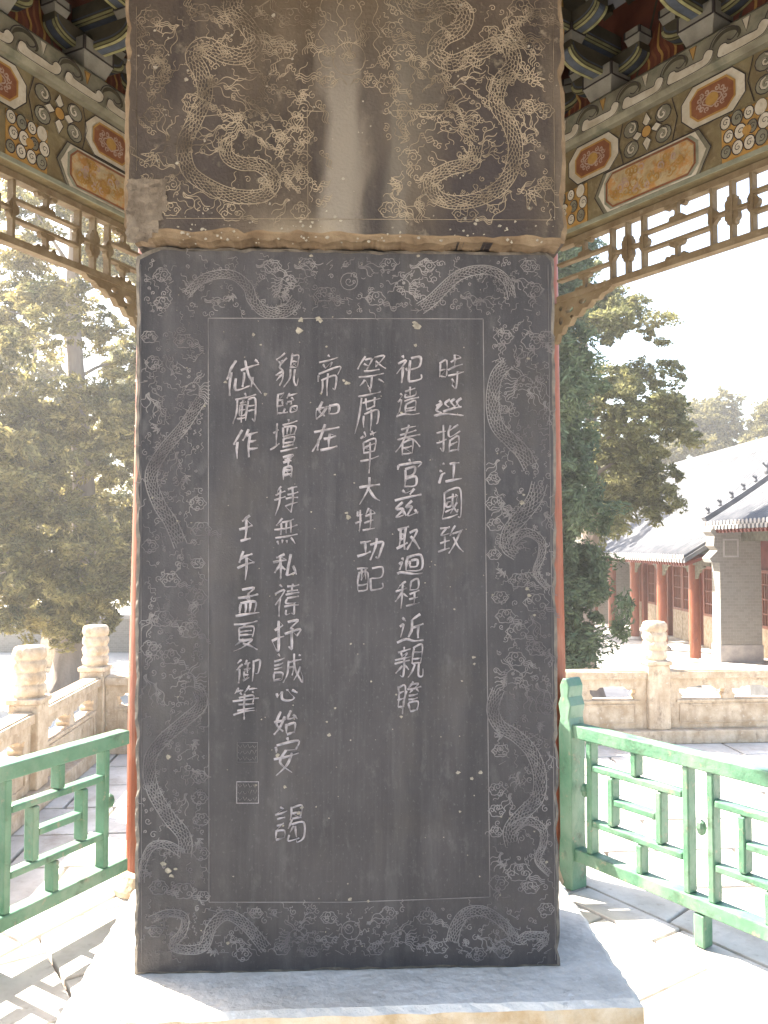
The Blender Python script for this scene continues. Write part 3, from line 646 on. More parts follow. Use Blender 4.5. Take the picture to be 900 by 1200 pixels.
TXT = [(2,'shi',425,205,540,365),(2,'xun',405,395,540,495),(2,'zhi',415,505,530,645),(2,'jiang',425,670,530,775),(2,'guo',435,800,530,930),(2,'zhi4',425,955,540,1085),
(2,'si',240,210,355,335),(2,'qian',245,350,345,490),(2,'chun',240,515,345,650),(2,'guan',240,670,350,790),(2,'zi',230,800,350,935),(2,'qu',240,955,345,1070),(2,'hui',245,1090,360,1180),
(4,'cheng',185,55,270,155),(4,'jin',195,175,285,275),(4,'qin',185,285,285,390),(4,'zhan',190,410,275,515),
(2,'ji',65,210,200,355),(2,'xi',60,360,180,550),(2,'dan',80,545,165,730),(2,'da',75,750,172,865),(2,'sheng',62,880,152,990),(2,'gong',75,1010,190,1110),(4,'pei',48,10,145,95),
(1,'di',525,205,635,390),(1,'ru',525,410,625,495),(1,'zai',510,515,627,630),
(1,'mao',345,205,455,350),(1,'lin',355,375,445,470),(1,'tan',330,495,445,640),(1,'su',370,650,435,755),(1,'bai',340,780,450,910),(1,'wu',340,925,445,1055),(1,'si1',340,1075,450,1195),
(3,'dao',265,70,355,185),(3,'shu',262,190,355,300),(3,'cheng2',258,310,365,420),(3,'xin',270,425,350,475),(3,'shi3',265,500,350,590),(3,'an',265,600,355,725),(3,'ye',265,830,375,970),
(1,'dai',125,225,290,390),(1,'miao',160,380,265,510),(1,'zuo',160,535,275,665),(1,'ren',185,915,250,1030),(1,'wu3',175,1060,260,1205),
(3,'meng',135,85,220,180),(3,'xia',125,200,215,300),(3,'yu',135,325,220,410),(3,'bi',120,425,215,540)]
for z, key, x0, y0, x1, y1 in TXT:
    F = Z2(z); mb = MB(); q = random.Random(key)
    ax0, ay0 = F(x0, y0); ax1, ay1 = F(x1, y1); ns_ = len(T[key].split(';'))
    base = .0073 if ns_ < 9 else .0056; prev = None
    for si, s_ in enumerate(T[key].split(';')):
        pts = []
        for t in s_.split():
            if len(t) != 4: continue
            a, b_ = int(t[:2]), int(t[2:]); a += q.uniform(-3, 3); b_ += q.uniform(-3, 3)
            pts.append((ax0+(a+(50-b_)*.05)*(ax1-ax0)/100, ay0+b_*(ay1-ay0)/100-(a-50)*.10*(ay1-ay0)/100))
        if len(pts) == 2:
            m_ = q.uniform(-1, 1); dx, dy = pts[1][0]-pts[0][0], pts[1][1]-pts[0][1]
            pts.insert(1, ((pts[0][0]+pts[1][0])/2-dy*.05*m_, (pts[0][1]+pts[1][1])/2+dx*.05*m_))
        if prev and q.random() < .55 and math.hypot(pts[0][0]-prev[0], pts[0][1]-prev[1]) < 14:
            mx_, my_ = (prev[0]+pts[0][0])/2+q.uniform(-1,1), (prev[1]+pts[0][1])/2+q.uniform(-.5,1)
            mb.rib([st(*p) for p in smooth_pts([prev, (mx_, my_), pts[0]], 4)], base*.22, .0015, M_dust, groove=.001)
        prev = pts[-1]
        sp = smooth_pts(pts, 5); n = len(sp); wdl = []
        ph = q.uniform(0, 1)
        for i in range(n):
            t = i/(n-1); k_ = .45+.5*math.sin(PI*min(1, t*1.15+.12))+.25*math.exp(-((t-.04)/.09)**2)+.3*math.exp(-((t-.93)/.09)**2)*(ph > .4)
            if t > .97 and ph <= .5: k_ = .3
            wdl.append(base*k_*q.uniform(.9, 1.1))
        mb.rib([st(x, y) for x, y in sp], wdl, .0026+si*.00004, M_dust, groove=.0023)
    mb.build('carved_character', shaft)
# two seals under the signature
mb = MB()
def seal(x0, y0, x1, y1, faint):
    lw = .0018 if faint else .0028
    mb.rib([st(*p) for p in ((x0,y0),(x1,y0),(x1,y1),(x0,y1))], lw, .0014, M_dustdim if faint else M_dust, groove=.001, closed=True)
    q = random.Random(11)
    for i in range(4):
        x = x0+(x1-x0)*(i+.6)/4.3
        for j in range(3):
            y = y0+(y1-y0)*(j+.2)/3.2; mb.rib([st(x-2.2, y+q.uniform(0,3)), st(x, y+5), st(x+2.2, y+q.uniform(0,4))], .0014, .0012, M_dustdim, groove=.0008)
seal(278, 870, 302, 893, True); mb.build('seal_mark', shaft); mb = MB(); seal(277.5, 916, 303, 941, False); mb.build('seal_mark', shaft)
# chips
mb = MB(); q = random.Random(21)
def chip(x, y, r, w=0, m=M_chip):
    n = 9; ph = q.uniform(0, 6); mb.poly([st(x+r*q.uniform(.45,1.2)*math.cos(ph+2*PI*i/n), y+r*q.uniform(.35,1.0)*math.sin(ph+2*PI*i/n), w) for i in range(n)], w+.002, m, th=.002)
for x, y, r in ((353,375,4),(350,387,5),(373,374,4),(376,376,3),(488,383,5),(486,378,3),(487,405,2.5),(297,392,2.5),(264,448,2.5),(407,449,3.5),(403,446,2),(408,606,4),(406,601,2),(311,462,2.5),(555,770,2.5),(556,778,2),(386,861,2.5),(537,905,3),(553,912,2.5),(563,905,2.5),(350,953,3),(354,946,2.5),(325,885,3),(334,922,2.5),(197,887,3.5),(192,1012,4),(197,1020,4.5),(201,1026,4),(206,1018,2.5),(612,589,3.5),(614,580,2),(618,690,3),(620,698,2.5),(660-20,1010,2),(410,1054,3),(432,1056,2),(470,840,2),(300,920,1.5),(619,420,2),(240,476,2),(490,300,2),(365,300,2.5)): chip(x, y, r)
for i in range(130): chip(q.uniform(170, 642), q.uniform(300, 1120), abs(q.gauss(0, .6))+.5)
mb.build('stone_chips', shaft)['kind'] = 'stuff'
mb = MB()
for i in range(90):
    y = 286-abs(q.gauss(0, 17)); x = q.uniform(200, 650)
    chip(x, y, abs(q.gauss(0, 1.1))+.6, CW)
for i in range(90): chip(q.uniform(150, 655), q.uniform(5, 275), abs(q.gauss(0, .9))+.5, CW)
mb.build('stone_chips', head)['kind'] = 'stuff'

# pedestal
PYAW = math.atan2(.078, 1.38); PC = ((-.758+.622)/2, (1.945+2.023)/2)
ped = empty('stele_pedestal', (PC[0], PC[1], 0), PYAW); tag(ped, 'low grey stone pedestal block with ochre worn sides carrying the stele', 'pedestal')
mb = MB(); hw = .69
def rectrough(z, ins, seed):
    q = random.Random(seed); pts = []
    cs_ = [(-hw+ins, ins), (hw-ins, ins), (hw-ins, .84-ins), (-hw+ins, .84-ins)]
    for i in range(4):
        a, b_ = cs_[i], cs_[(i+1)%4]
        for j in range(40): t = j/40; pts.append((a[0]+(b_[0]-a[0])*t+q.uniform(-.003,.003), a[1]+(b_[1]-a[1])*t+q.uniform(-.003,.003), z+q.uniform(-.002,.002)))
    return pts
r0 = rectrough(ZP, .016, 1); r1 = rectrough(ZP-.012, 0, 2); r2 = rectrough(0, 0, 3); n = len(r0)
for p in range(n): r0[p] = (r0[p][0], r0[p][1], ZP-.0)
mb.add(r0, [tuple(range(n))], M_ped); mb.add(r0+r1, [(i, n+i, n+(i+1)%n, (i+1)%n) for i in range(n)], M_ped)
mb.add(r1+r2, [(i, n+i, n+(i+1)%n, (i+1)%n) for i in range(n)], M_pedside)
mb.build('pedestal_block', ped)

# ================================================================== PAVILION
pav = empty('hexagonal_pavilion', (CX, CY, 0), YAW)
tag(pav, 'open six sided pavilion with red columns and painted beams sheltering the dark stele', 'pavilion')
def hl(k, rad=S): return (rad*math.cos(R(60*k)), rad*math.sin(R(60*k)))
CR = .092
for k in range(6):
    x, y = hl(k); m1 = MB()
    m1.lathe([(CR+.05, 0), (CR+.06, .03), (CR+.03, .09), (CR+.006, .1)], (0,0,0), M_marble, 28)
    m1.lathe([(CR-.004, .1), (CR-.006, 1.0), (CR-.022, 2.2), (CR-.03, 3.5), (CR-.032, 4.1)], (0,0,0), M_red, 28)
    m1.build('column', pav, smooth=False, loc=(x, y, 0))
def side_root(k):          # local frame of side k: x from one column to the other, -y looks to the middle
    a, b_ = hl(k), hl(k+1); return a, b_
def curl2(mb, x, y, r, a0, sg, w, m, wd_=.005): mb.rib(spiral(x, y, r, 1.15, a0, sg, 12), wd_, w, m, taper=True)
def rounded(x0, x1, y0, y1, cut):
    return [(x0+cut, y0), (x1-cut, y0), (x1, (y0+y1)/2), (x1-cut, y1), (x0+cut, y1), (x0, (y0+y1)/2)]
def oct_(x0, x1, y0, y1, c): return [(x0+c, y0), (x1-c, y0), (x1, y0+c), (x1, y1-c), (x1-c, y1), (x0+c, y1), (x0, y1-c), (x0, y0+c)]
Z0, Z1, Z2_, Z3 = 3.11, 3.325, 3.515, 3.67
TH = .05
def beam_lower():
    m = MB(); m.box((S/2, 0, (Z0+Z1)/2), (S-.04, .13, Z1-Z0-.004), M_beam); w = .065
    m.box((S/2, -w-.004, Z0+.012), (S-.1, .008, .018), M_mint)
    def rosette(x, wd_):
        h = (Z1-Z0)-.03; zc = (Z0+Z1)/2+.006
        m.poly([(x-wd_, Z0+.022), (x+wd_, Z0+.022), (x+wd_, Z1-.01), (x-wd_, Z1-.01)], w+.004, M_ochre, th=.004)
        q = random.Random(int(x*100))
        for i in range(3):
            for j in range(4):
                cx = x-wd_+wd_*2*(j+.5+(i%2)*.25-.12)/4; cz = Z0+.035+h*(i+.45)/3.15; r = .024*q.uniform(.85,1.15)
                if abs(cx-x) > wd_-.01: continue
                m.poly(circle(cx, cz, r*.95, 12, r*1.15), w+.006+.0004*(i+j), M_cream if (i+j)%3 else M_grey, th=.002)
                m.rib(circle(cx, cz, r*.95, 12, r*1.15), .004, w+.0078, M_line, closed=True)
                m.rib(spiral(cx+.002, cz, r*.62, 1.1, q.uniform(0,6), 1, 8), .003, w+.0079, M_line)
        m.poly(circle(x+.01, zc, .02, 8), w+.0085, M_ochre, th=.001)
    def cartouche(x0, x1):
        m.poly(rounded(x0-.065, x1+.065, Z0+.02, Z1-.008, .055), w+.004, M_grey, th=.004)
        m.poly(rounded(x0-.045, x1+.045, Z0+.024, Z1-.012, .05), w+.0055, M_cream, th=.003)
        m.rib(rounded(x0-.068, x1+.068, Z0+.02, Z1-.008, .055), .006, w+.006, M_line, closed=True)
        m.poly(oct_(x0-.01, x1+.01, Z0+.03, Z1-.018, .035), w+.007, M_mint, th=.002)
        m.rib(oct_(x0+.005, x1-.005, Z0+.038, Z1-.026, .035), .009, w+.009, M_rust, closed=True)
        m.poly(oct_(x0+.012, x1-.012, Z0+.044, Z1-.032, .03), w+.0085, M_sand, th=.001)
        q = random.Random(4)
        for i in range(44):
            cx, cz = q.uniform(x0+.05, x1-.05), q.uniform(Z0+.06, Z1-.05); m.rib(spiral(cx, cz, q.uniform(.015,.03), 1.2, q.uniform(0,6), q.choice((-1,1)), 9), .008, w+.0095+.0001*i, q.choice((M_ochre, M_ochre, M_pink, M_sand)), taper=True)
    rosette(.225, .12); rosette(1.145, .10); rosette(S-.09, .05)
    cartouche(.46, .93); cartouche(1.36, 1.72)
    return m
def beam_upper():
    m = MB(); m.box((S/2, .003, (Z1+Z2_)/2), (S-.04, .12, Z2_-Z1-.002), M_beam); w = .057
    def red(x0, x1):
        m.poly(oct_(x0-.045, x1+.045, Z1+.006, Z2_-.006, .055), w+.003, M_cream, th=.003); m.rib(oct_(x0-.045, x1+.045, Z1+.006, Z2_-.006, .055), .005, w+.0035, M_line, closed=True)
        m.poly(oct_(x0, x1, Z1+.03, Z2_-.03, .035), w+.0045, M_rust, th=.002); m.rib(oct_(x0, x1, Z1+.03, Z2_-.03, .035), .009, w+.0055, M_ochre, closed=True)
        zc = (Z1+Z2_)/2; xc = (x0+x1)/2
        hw_ = (x1-x0)/2-.03; hh = (Z2_-Z1)/2-.055
        for i_ in range(12):
            a_ = 2*PI*(i_+.5)/12; px_, pz_ = xc+hw_*.86*math.copysign(abs(math.cos(a_))**.7, math.cos(a_)), zc+hh*.9*math.copysign(abs(math.sin(a_))**.8, math.sin(a_))
            m.rib(spiral(px_, pz_, .013, 1.2, a_+(i_%2)*2, 1 if i_ % 2 else -1, 8), .007, w+.0062+.0001*i_, M_pink, taper=True)
        m.rib(smooth_pts([(xc+hw_*.62*math.cos(2*PI*i_/12), zc+hh*.62*math.sin(2*PI*i_/12)*(1.25 if i_ % 3 == 0 else .8)) for i_ in range(12)], 3, True), .006, w+.006, M_pink, closed=True)
        for sg in (-1, 1): m.rib([(xc+sg*.035, zc), (xc+sg*hw_*.6, zc+.004)], .006, w+.0061, M_pink, taper=True)
        m.poly(circle(xc, zc, .03, 10, .026), w+.0072, M_ochre, th=.002)
    def flower(x):
        zc = (Z1+Z2_)/2
        for sg in (-1, 1):
            m.rib([(x+sg*.13, Z1+.004), (x+sg*.155, zc), (x+sg*.13, Z2_-.004)], .005, w+.003, M_line)
            for sz in (-1, 1):
                cx, cz = x+sg*.085, zc+sz*.045
                m.poly(circle(cx, cz, .04, 12, .036), w+.003, M_grey, th=.003); m.rib(circle(cx, cz, .04, 12, .036), .0045, w+.0035, M_line, closed=True)
                m.rib(spiral(cx-sg*.004, cz, .026, 1.2, PI/2, sg*sz, 10), .012, w+.004, M_cream, taper=True); m.rib(spiral(cx-sg*.004, cz, .033, 1.2, PI/2, sg*sz, 10), .003, w+.0045, M_line)
        for a in range(4):
            d = a*PI/2; pe = [(x+.022*math.cos(d), zc+.022*math.sin(d)), (x+.055*math.cos(d+.42), zc+.05*math.sin(d+.42)), (x+.085*math.cos(d)*.9, zc+.085*math.sin(d)), (x+.055*math.cos(d-.42), zc+.05*math.sin(d-.42))]
            m.poly(pe[::-1] if False else pe, w+.005, M_cream, th=.003); m.rib(pe, .0045, w+.0055, M_line, closed=True)
        m.poly(circle(x, zc, .026, 12), w+.007, M_ochre, th=.003); m.rib(circle(x, zc, .026, 12), .004, w+.0075, M_line, closed=True)
    red(.27, .48); flower(.68); red(.9, 1.1); flower(1.31); red(1.5, 1.71)
    return m
def moulding():
    m = MB(); m.prism([(-.105, Z2_+.02), (-.09, Z2_), (.07, Z2_), (.07, Z3), (-.085, Z3), (-.105, Z3-.02)], .03, S-.03, M_grey, fr=lambda p: (p[2], p[0], p[1]))
    fr = lambda p: (p[0], -.105-p[2], p[1]) ; H = Z3-Z2_
    x = .12; i = 0
    while x < S-.2:
        # cloud scroll: cream tongue below, grey green cloud above
        a = Z2_+.022
        tongue = [(x, a+.008), (x+.03, a), (x+.16, a), (x+.2, a+.012), (x+.215, a+.045), (x+.19, a+.06), (x+.172, a+.048), (x+.165, a+.034), (x+.12, a+.036), (x+.05, a+.038), (x+.035, a+.05), (x+.012, a+.05), (x, a+.03)]
        tg = smooth_pts(tongue, 3, True); m.poly(tg, .004, M_cream, fr, th=.004); m.rib(tg, .0035, .0045, M_line, fr, closed=True)
        up = smooth_pts([(x-.04, a+.055), (x-.02, a+.09), (x+.02, a+.11), (x+.07, a+.1), (x+.085, a+.07), (x+.06, a+.052), (x+.04, a+.062)], 4)
        m.rib(up, .0045, .0022, M_line, fr); m.rib([(p[0]+.008, p[1]-.012) for p in up[2:-6]], .016, .0016, M_dark, fr, taper=True)
        tri = [(x+.105, a+.105), (x+.122, a+.052), (x+.139, a+.105)]; m.poly(tri, .003, M_ochre if i % 2 else M_cream, fr, th=.003); m.rib(tri, .004, .0035, M_line, fr, closed=True)
        x += .235; i += 1
    return m
def flame_board():
    m = MB(); m.box((S/2, .03, (Z3+4.12)/2), (S-.1, .03, 4.12-Z3), M_flame)
    fr = lambda p: (p[0], .015-p[2], p[1])
    for x in (.225, .7, 1.21, 1.7):
        out = [(x-.12, Z3+.005), (x+.12, Z3+.005), (x+.11, Z3+.12), (x+.05, Z3+.25), (x, Z3+.38), (x-.05, Z3+.25), (x-.11, Z3+.12)]
        m.rib(smooth_pts(out, 4, True), .012, .003, M_dark, fr, closed=True)
        for j in range(5):
            xx = x-.07+.035*j; m.rib(smooth_pts([(xx, Z3+.04), (xx+.012, Z3+.1), (xx-.01, Z3+.15), (xx+(x-xx)*.3, Z3+.23+.02*(j==2))], 3), .012, .004+.0003*j, M_rust if j % 2 else M_ochre, fr, taper=True)
        m.poly(circle(x, Z3+.05, .018, 10), .006, M_cream, fr, th=.003); m.poly(circle(x+.04, Z3+.035, .014, 10), .006, M_ochre, fr, th=.003)
    return m
def lattice(parent):
    zt, zb = 3.105, 2.815
    fr = XZ
    def bar(p, q, wd_=.022): m = MB(); m.beam((p[0], 0, p[1]), (q[0], 0, q[1]), .035, wd_, M_lat, up=(0,0,1)) if abs(p[0]-q[0]) > abs(p[1]-q[1]) else m.beam((p[0], 0, p[1]), (q[0], 0, q[1]), .034, wd_, M_lat, up=(1,0,0)); m.build('lattice_bar', parent)
    m = MB(); m.box((S/2, 0, zt-.012), (S-.2, .045, .028), M_lat); m.build('lattice_rail', parent)
    m = MB(); m.box((S/2, 0, zb+.013), (S-.2, .045, .029), M_lat); m.build('lattice_rail', parent)
    zlo, zhi = zb+.027, zt-.025; za, zc_ = zlo+(zhi-zlo)*.34, zlo+(zhi-zlo)*.67; zm = (zlo+zhi)/2
    cl_ = [.525, 1.045, 1.565]; edges = []
    for c_ in cl_:
        for o in (-.088, 0, .088): bar((c_+o, zlo), (c_+o, zhi), .0135)
        for sg in (-1, 1): bar((c_+sg*.08, zm), (c_+sg*.008, zm), .012)
        k = MB(); out = []
        for i in range(32):
            a = 2*PI*i/32; rx, rz = .03+.007*math.cos(4*a), .066+.010*math.cos(6*a); out.append((c_+rx*math.cos(a), zm+rz*math.sin(a)))
        out = []
        for i in range(40):
            a = 2*PI*i/40; lo = .0055*abs(math.sin(4*a))+.0; out.append((c_+(.026+lo)*math.copysign(abs(math.cos(a))**.7, math.cos(a)), zm+(.056+lo)*math.copysign(abs(math.sin(a))**.7, math.sin(a))))
        k.prism(out, -.014, .014, M_lat); k.build('lattice_ornament', parent)
        for sg in (-1, 1):
            k = MB(); k.prism([(c_+sg*.088+ (.024+.006*math.cos(3*a_))*math.cos(a_), zm+(.04+.008*math.cos(4*a_))*math.sin(a_)) for a_ in [2*PI*i/18 for i in range(18)]], -.013, .013, M_lat); k.build('lattice_ornament', parent)
    cells = [(.1, cl_[0]-.088), (cl_[0]+.088, cl_[1]-.088), (cl_[1]+.088, cl_[2]-.088), (cl_[2]+.088, S-.1)]
    for a, b_ in cells:
        bar((a, za), (b_, za), .0125); bar((a, zc_), (b_, zc_), .0125)
        c_ = (a+b_)/2
        for (zA, zB, fl) in ((zc_, zhi, 1), (zlo, za, -1)):
            k = MB()
            k.box((c_, 0, (zA+zB)/2), (.014, .026, zB-zA), M_lat)
            zz = zA if fl == 1 else zB; 
            for dx, r in ((-.022, .016), (.022, .016), (0, .02)): k.prism(circle(c_+dx, zz+fl*.012, r, 12), -.012, .012, M_lat)
            z2 = zB if fl == 1 else zA
            for dx, r in ((-.045, .013), (-.02, .015), (.035, .014)): k.prism(circle(c_+dx, z2-fl*.006, r, 12), -.0125, .0125, M_lat)
            k.build('lattice_ornament', parent)
    for sg, x0 in ((1, CR-.02), (-1, S-CR+.02)):
        X = lambda d: x0+sg*d
        out = [(X(0), zb-.001), (X(.37), zb-.001), (X(.345), zb-.018), (X(.31), zb-.022), (X(.285), zb-.042), (X(.25), zb-.04), (X(.225), zb-.066), (X(.19), zb-.064), (X(.165), zb-.094), (X(.13), zb-.092), (X(.105), zb-.125), (X(.07), zb-.125), (X(.055), zb-.155), (X(.03), zb-.158), (X(.02), zb-.19), (X(0), zb-.2)]
        if sg < 0: out = out[::-1]
        H_ = [circle(X(.19), zb-.03, .024, 10, .013), circle(X(.105), zb-.05, .026, 10, .018), circle(X(.05), zb-.095, .014, 10, .02), circle(X(.05), zb-.035, .013, 8, .012), circle(X(.12), zb-.088, .01, 8, .008)]
        k = MB(); k.prism(out, -.016, .016, M_lat, holes=H_); k.build('corner_bracket', parent)
def arm(parent, c_, along, L, z0, h, face):      # curved bracket arm; along 'x' or 'y'
    n = 8; half = L/2; pr = []
    for i in range(n+1): a = i/n*PI/2; pr.append((-half+.0+.5*h*0-(-1)*(0)+(-(h*1.2)*math.cos(a)+h*1.2)*1.0, 0))
    prof = [(-half, h), (-half, h*.62)]
    for i in range(1, n+1): a = i/n*PI/2; prof.append((-half+h*1.3*(1-math.cos(a)), h*.62*(1-math.sin(a))))
    prof += [(-p[0], p[1]) for p in reversed(prof[1:])]+[(half, h)]
    m = MB(); fr = (lambda p: (c_[0]+p[0], c_[1]-p[2], z0+p[1])) if along == 'x' else (lambda p: (c_[0]+p[2], c_[1]+p[0], z0+p[1]))
    m.prism(prof, -.035, .035, M_dark, fr)
    und = prof[1:-1]
    for w0_, w1_, mm, pr_ in ((-.033, -.020, M_yel, .0015), (-.016, .016, M_blue, .001), (.020, .033, M_yel, .0015)):
        vs = []
        for i, p in enumerate(und):
            a, b_ = und[max(i-1,0)], und[min(i+1, len(und)-1)]; dx, dy = b_[0]-a[0], b_[1]-a[1]; q = math.hypot(dx, dy); nx, ny = dy/q, -dx/q
            for ww in (w0_, w1_): vs.append(fr((p[0]+nx*pr_, p[1]+ny*pr_, ww)))
        m.add(vs, [(2*i, 2*i+2, 2*i+3, 2*i+1) for i in range(len(und)-1)], mm)
    edge = [(p[0]*.97, p[1]+.008) for p in und]
    for sg in (-1, 1):
        m.rib(edge, .012, sg*.0362, M_yel, fr); m.rib([(p[0]*.93, p[1]+.024) for p in und], .008, sg*.0364, M_blue, fr)
    m.build('bracket_arm', parent)
def dou(parent, x, y, z, s_, h):
    m = MB(); m.box((x, y, z+h*.25), (s_*.72, s_*.72, h*.5), M_brkt, taper=1.36); m.box((x, y, z+h*.75+.001), (s_, s_, h*.5), M_brkt)
    e = s_/2+.0012
    for sg in (-1, 1):
        for wx in (-1, 1):
            m.box((x+wx*(s_/2-.004), y+sg*e, z+h*.75), (.008, .002, h*.5), M_line); m.box((x+sg*e, y+wx*(s_/2-.004), z+h*.75), (.002, .008, h*.5), M_line)
        m.box((x, y+sg*e, z+h*.52), (s_-.02, .002, .007), M_line); m.box((x+sg*e, y, z+h*.52), (.002, s_-.02, .007), M_line)
    m.build('bracket_block', parent)
def bracket_set(parent, x):
    r = empty('bracket_set', (x, 0, Z3), 0, parent)
    dou(r, 0, -.03, 0, .17, .12)
    arm(r, (0, -.03), 'x', .40, .085, .085, None); arm(r, (0, -.1), 'y', .44, .087, .087, None)
    for dx in (-.165, .165): dou(r, dx, -.03, .172, .085, .065)
    dou(r, 0, -.28, .176, .09, .065)
    arm(r, (0, -.28), 'x', .36, .215, .08, None); arm(r, (0, -.22), 'y', .66, .217, .082, None)
    for dx in (-.145, .145): dou(r, dx, -.28, .297, .08, .06)
    dou(r, 0, -.5, .30, .09, .065); arm(r, (0, -.5), 'x', .34, .34, .08, None)
    m = MB(); m.prism(smooth_pts([(0, .0), (.05, .03), (.07, .09), (.05, .15), (.06, .22), (0, .28), (-.02, .14)], 3, True), -.018, .018, M_ochre, fr=lambda p: (p[2], -.36-p[0], .1+p[1])); m.build('bracket_tongue', r)
    return r
bl_ = beam_lower(); bu = beam_upper(); mo_ = moulding(); fb = flame_board(); proto = None
for k in range(6):
    a, b_ = hl(k+1), hl(k)       # x axis runs so that -y faces the middle? checked below
    # side 0 (back right) starts at the back column in the photo; others follow round
    if k == 1: a, b_ = hl(1), hl(2)
    ang = math.atan2(b_[1]-a[1], b_[0]-a[0]); 
    mx_, my_ = (a[0]+b_[0])/2, (a[1]+b_[1])/2
    inward = (-mx_, -my_); ny = (math.sin(ang), -math.cos(ang))     # local -y
    if ny[0]*inward[0]+ny[1]*inward[1] < 0: a, b_ = b_, a; ang += PI
    # children need uniform nesting: pavilion > side piece ; so pieces are parented to the pavilion and placed
    def place(o): o.parent = pav; o.location = (a[0], a[1], 0); o.rotation_euler = (0, 0, ang); return o
    mirror = (k == 0)
    if proto is None:
        proto = {}
        proto['lower_beam'] = bl_.build('lower_beam'); proto['upper_beam'] = bu.build('upper_beam'); proto['beam_moulding'] = mo_.build('beam_moulding'); proto['flame_board'] = fb.build('flame_board')
        lt = empty('lattice_frieze', (0,0,0)); lattice(lt); proto['lattice_frieze'] = lt
        bs = [bracket_set(None, x) for x in (.45, .965, 1.475)]
        for key in proto: place(proto[key])
        for o in bs: 
            p = Vector((a[0], a[1], Z3)); o.parent = pav; x = o.location.x; o.location = (a[0]+x*math.cos(ang), a[1]+x*math.sin(ang), Z3); o.rotation_euler = (0,0,ang)
        bsrc = bs[0]
    else:
        for key in proto: place(copy_tree(proto[key], pav))
        for x in (.45, .965, 1.475): copy_tree(bsrc, pav, (a[0]+x*math.cos(ang), a[1]+x*math.sin(ang), Z3), ang)
# corner brackets over the columns
for k in range(6):
    x, y = hl(k, S-.03); copy_tree(bsrc, pav, (x, y, Z3+.002), R(60*k)-PI/2)
# inner ring beam, ceiling, eaves and roof
m = MB(); rin, zc_ = 1.25, 4.1
for k in range(6):
    p, q = hl(k, rin), hl(k+1, rin); m.beam((p[0], p[1], 4.12), (q[0], q[1], 4.12), .1, .14, M_dark)
m.build('ceiling_beam', pav)
m = MB(); m.prism([hl(k, S+.05) for k in range(6)], 4.2, 4.24, M_dark, FLAT); 
m.build('ceiling', pav)
RO = S+1.05; ZE = 3.9
m = MB(); rings = [(RO, ZE), (RO*.82, 4.2), (RO*.57, 4.72), (RO*.3, 5.55), (.14, 6.5)]
vs = []; fs = []
for r_, z_ in rings:
    for k in range(6): p = hl(k, r_); vs.append((p[0], p[1], z_+.1))
n = 6
for i in range(len(rings)-1):
    for k in range(6): fs.append((i*6+k, i*6+(k+1)%6, (i+1)*6+(k+1)%6, (i+1)*6+k))
base = len(vs)
for r_, z_ in ((RO, ZE), (S+.02, 4.19)):
    for k in range(6): p = hl(k, r_); vs.append((p[0], p[1], z_))
for k in range(6): fs.append((base+k, base+6+k, base+6+(k+1)%6, base+(k+1)%6)); fs.append((k, base+k, base+(k+1)%6, (k+1)%6))
m.add(vs, fs, M_tile)
roof = m.build('roof', pav)
m = MB()
for k in range(6):
    for j in range(1, 15):
        t = j/15; pts = []
        for r_, z_ in rings[:-1]:
            p, q = hl(k, r_), hl(k+1, r_); pts.append((p[0]+(q[0]-p[0])*t, p[1]+(q[1]-p[1])*t, z_+.12))
        m.tube(pts, [.035]*4, M_tile, 6)
    m.tube([(*hl(k, r_), z_+.15) for r_, z_ in rings], .07, M_tile, 6)
o = m.build('tile_row', roof); o['kind'] = 'stuff'
m = MB(); m.lathe([(.2, 0), (.24, .08), (.14, .2), (.2, .34), (.22, .46), (.14, .6), (.05, .72), (.01, .8)], (0, 0, 6.55), M_tilelt, 20); m.build('finial', roof)
m = MB()
for k in range(6):
    p, q = hl(k), hl(k+1); P_, Q_ = hl(k, RO-.04), hl(k+1, RO-.04)
    for j in range(1, 14):
        t = j/14; m.beam((p[0]+(q[0]-p[0])*t, p[1]+(q[1]-p[1])*t, 4.13), (P_[0]+(Q_[0]-P_[0])*t, P_[1]+(Q_[1]-P_[1])*t, ZE-.05), .05, .05, M_dark)
o = m.build('rafter', pav); o['kind'] = 'stuff'

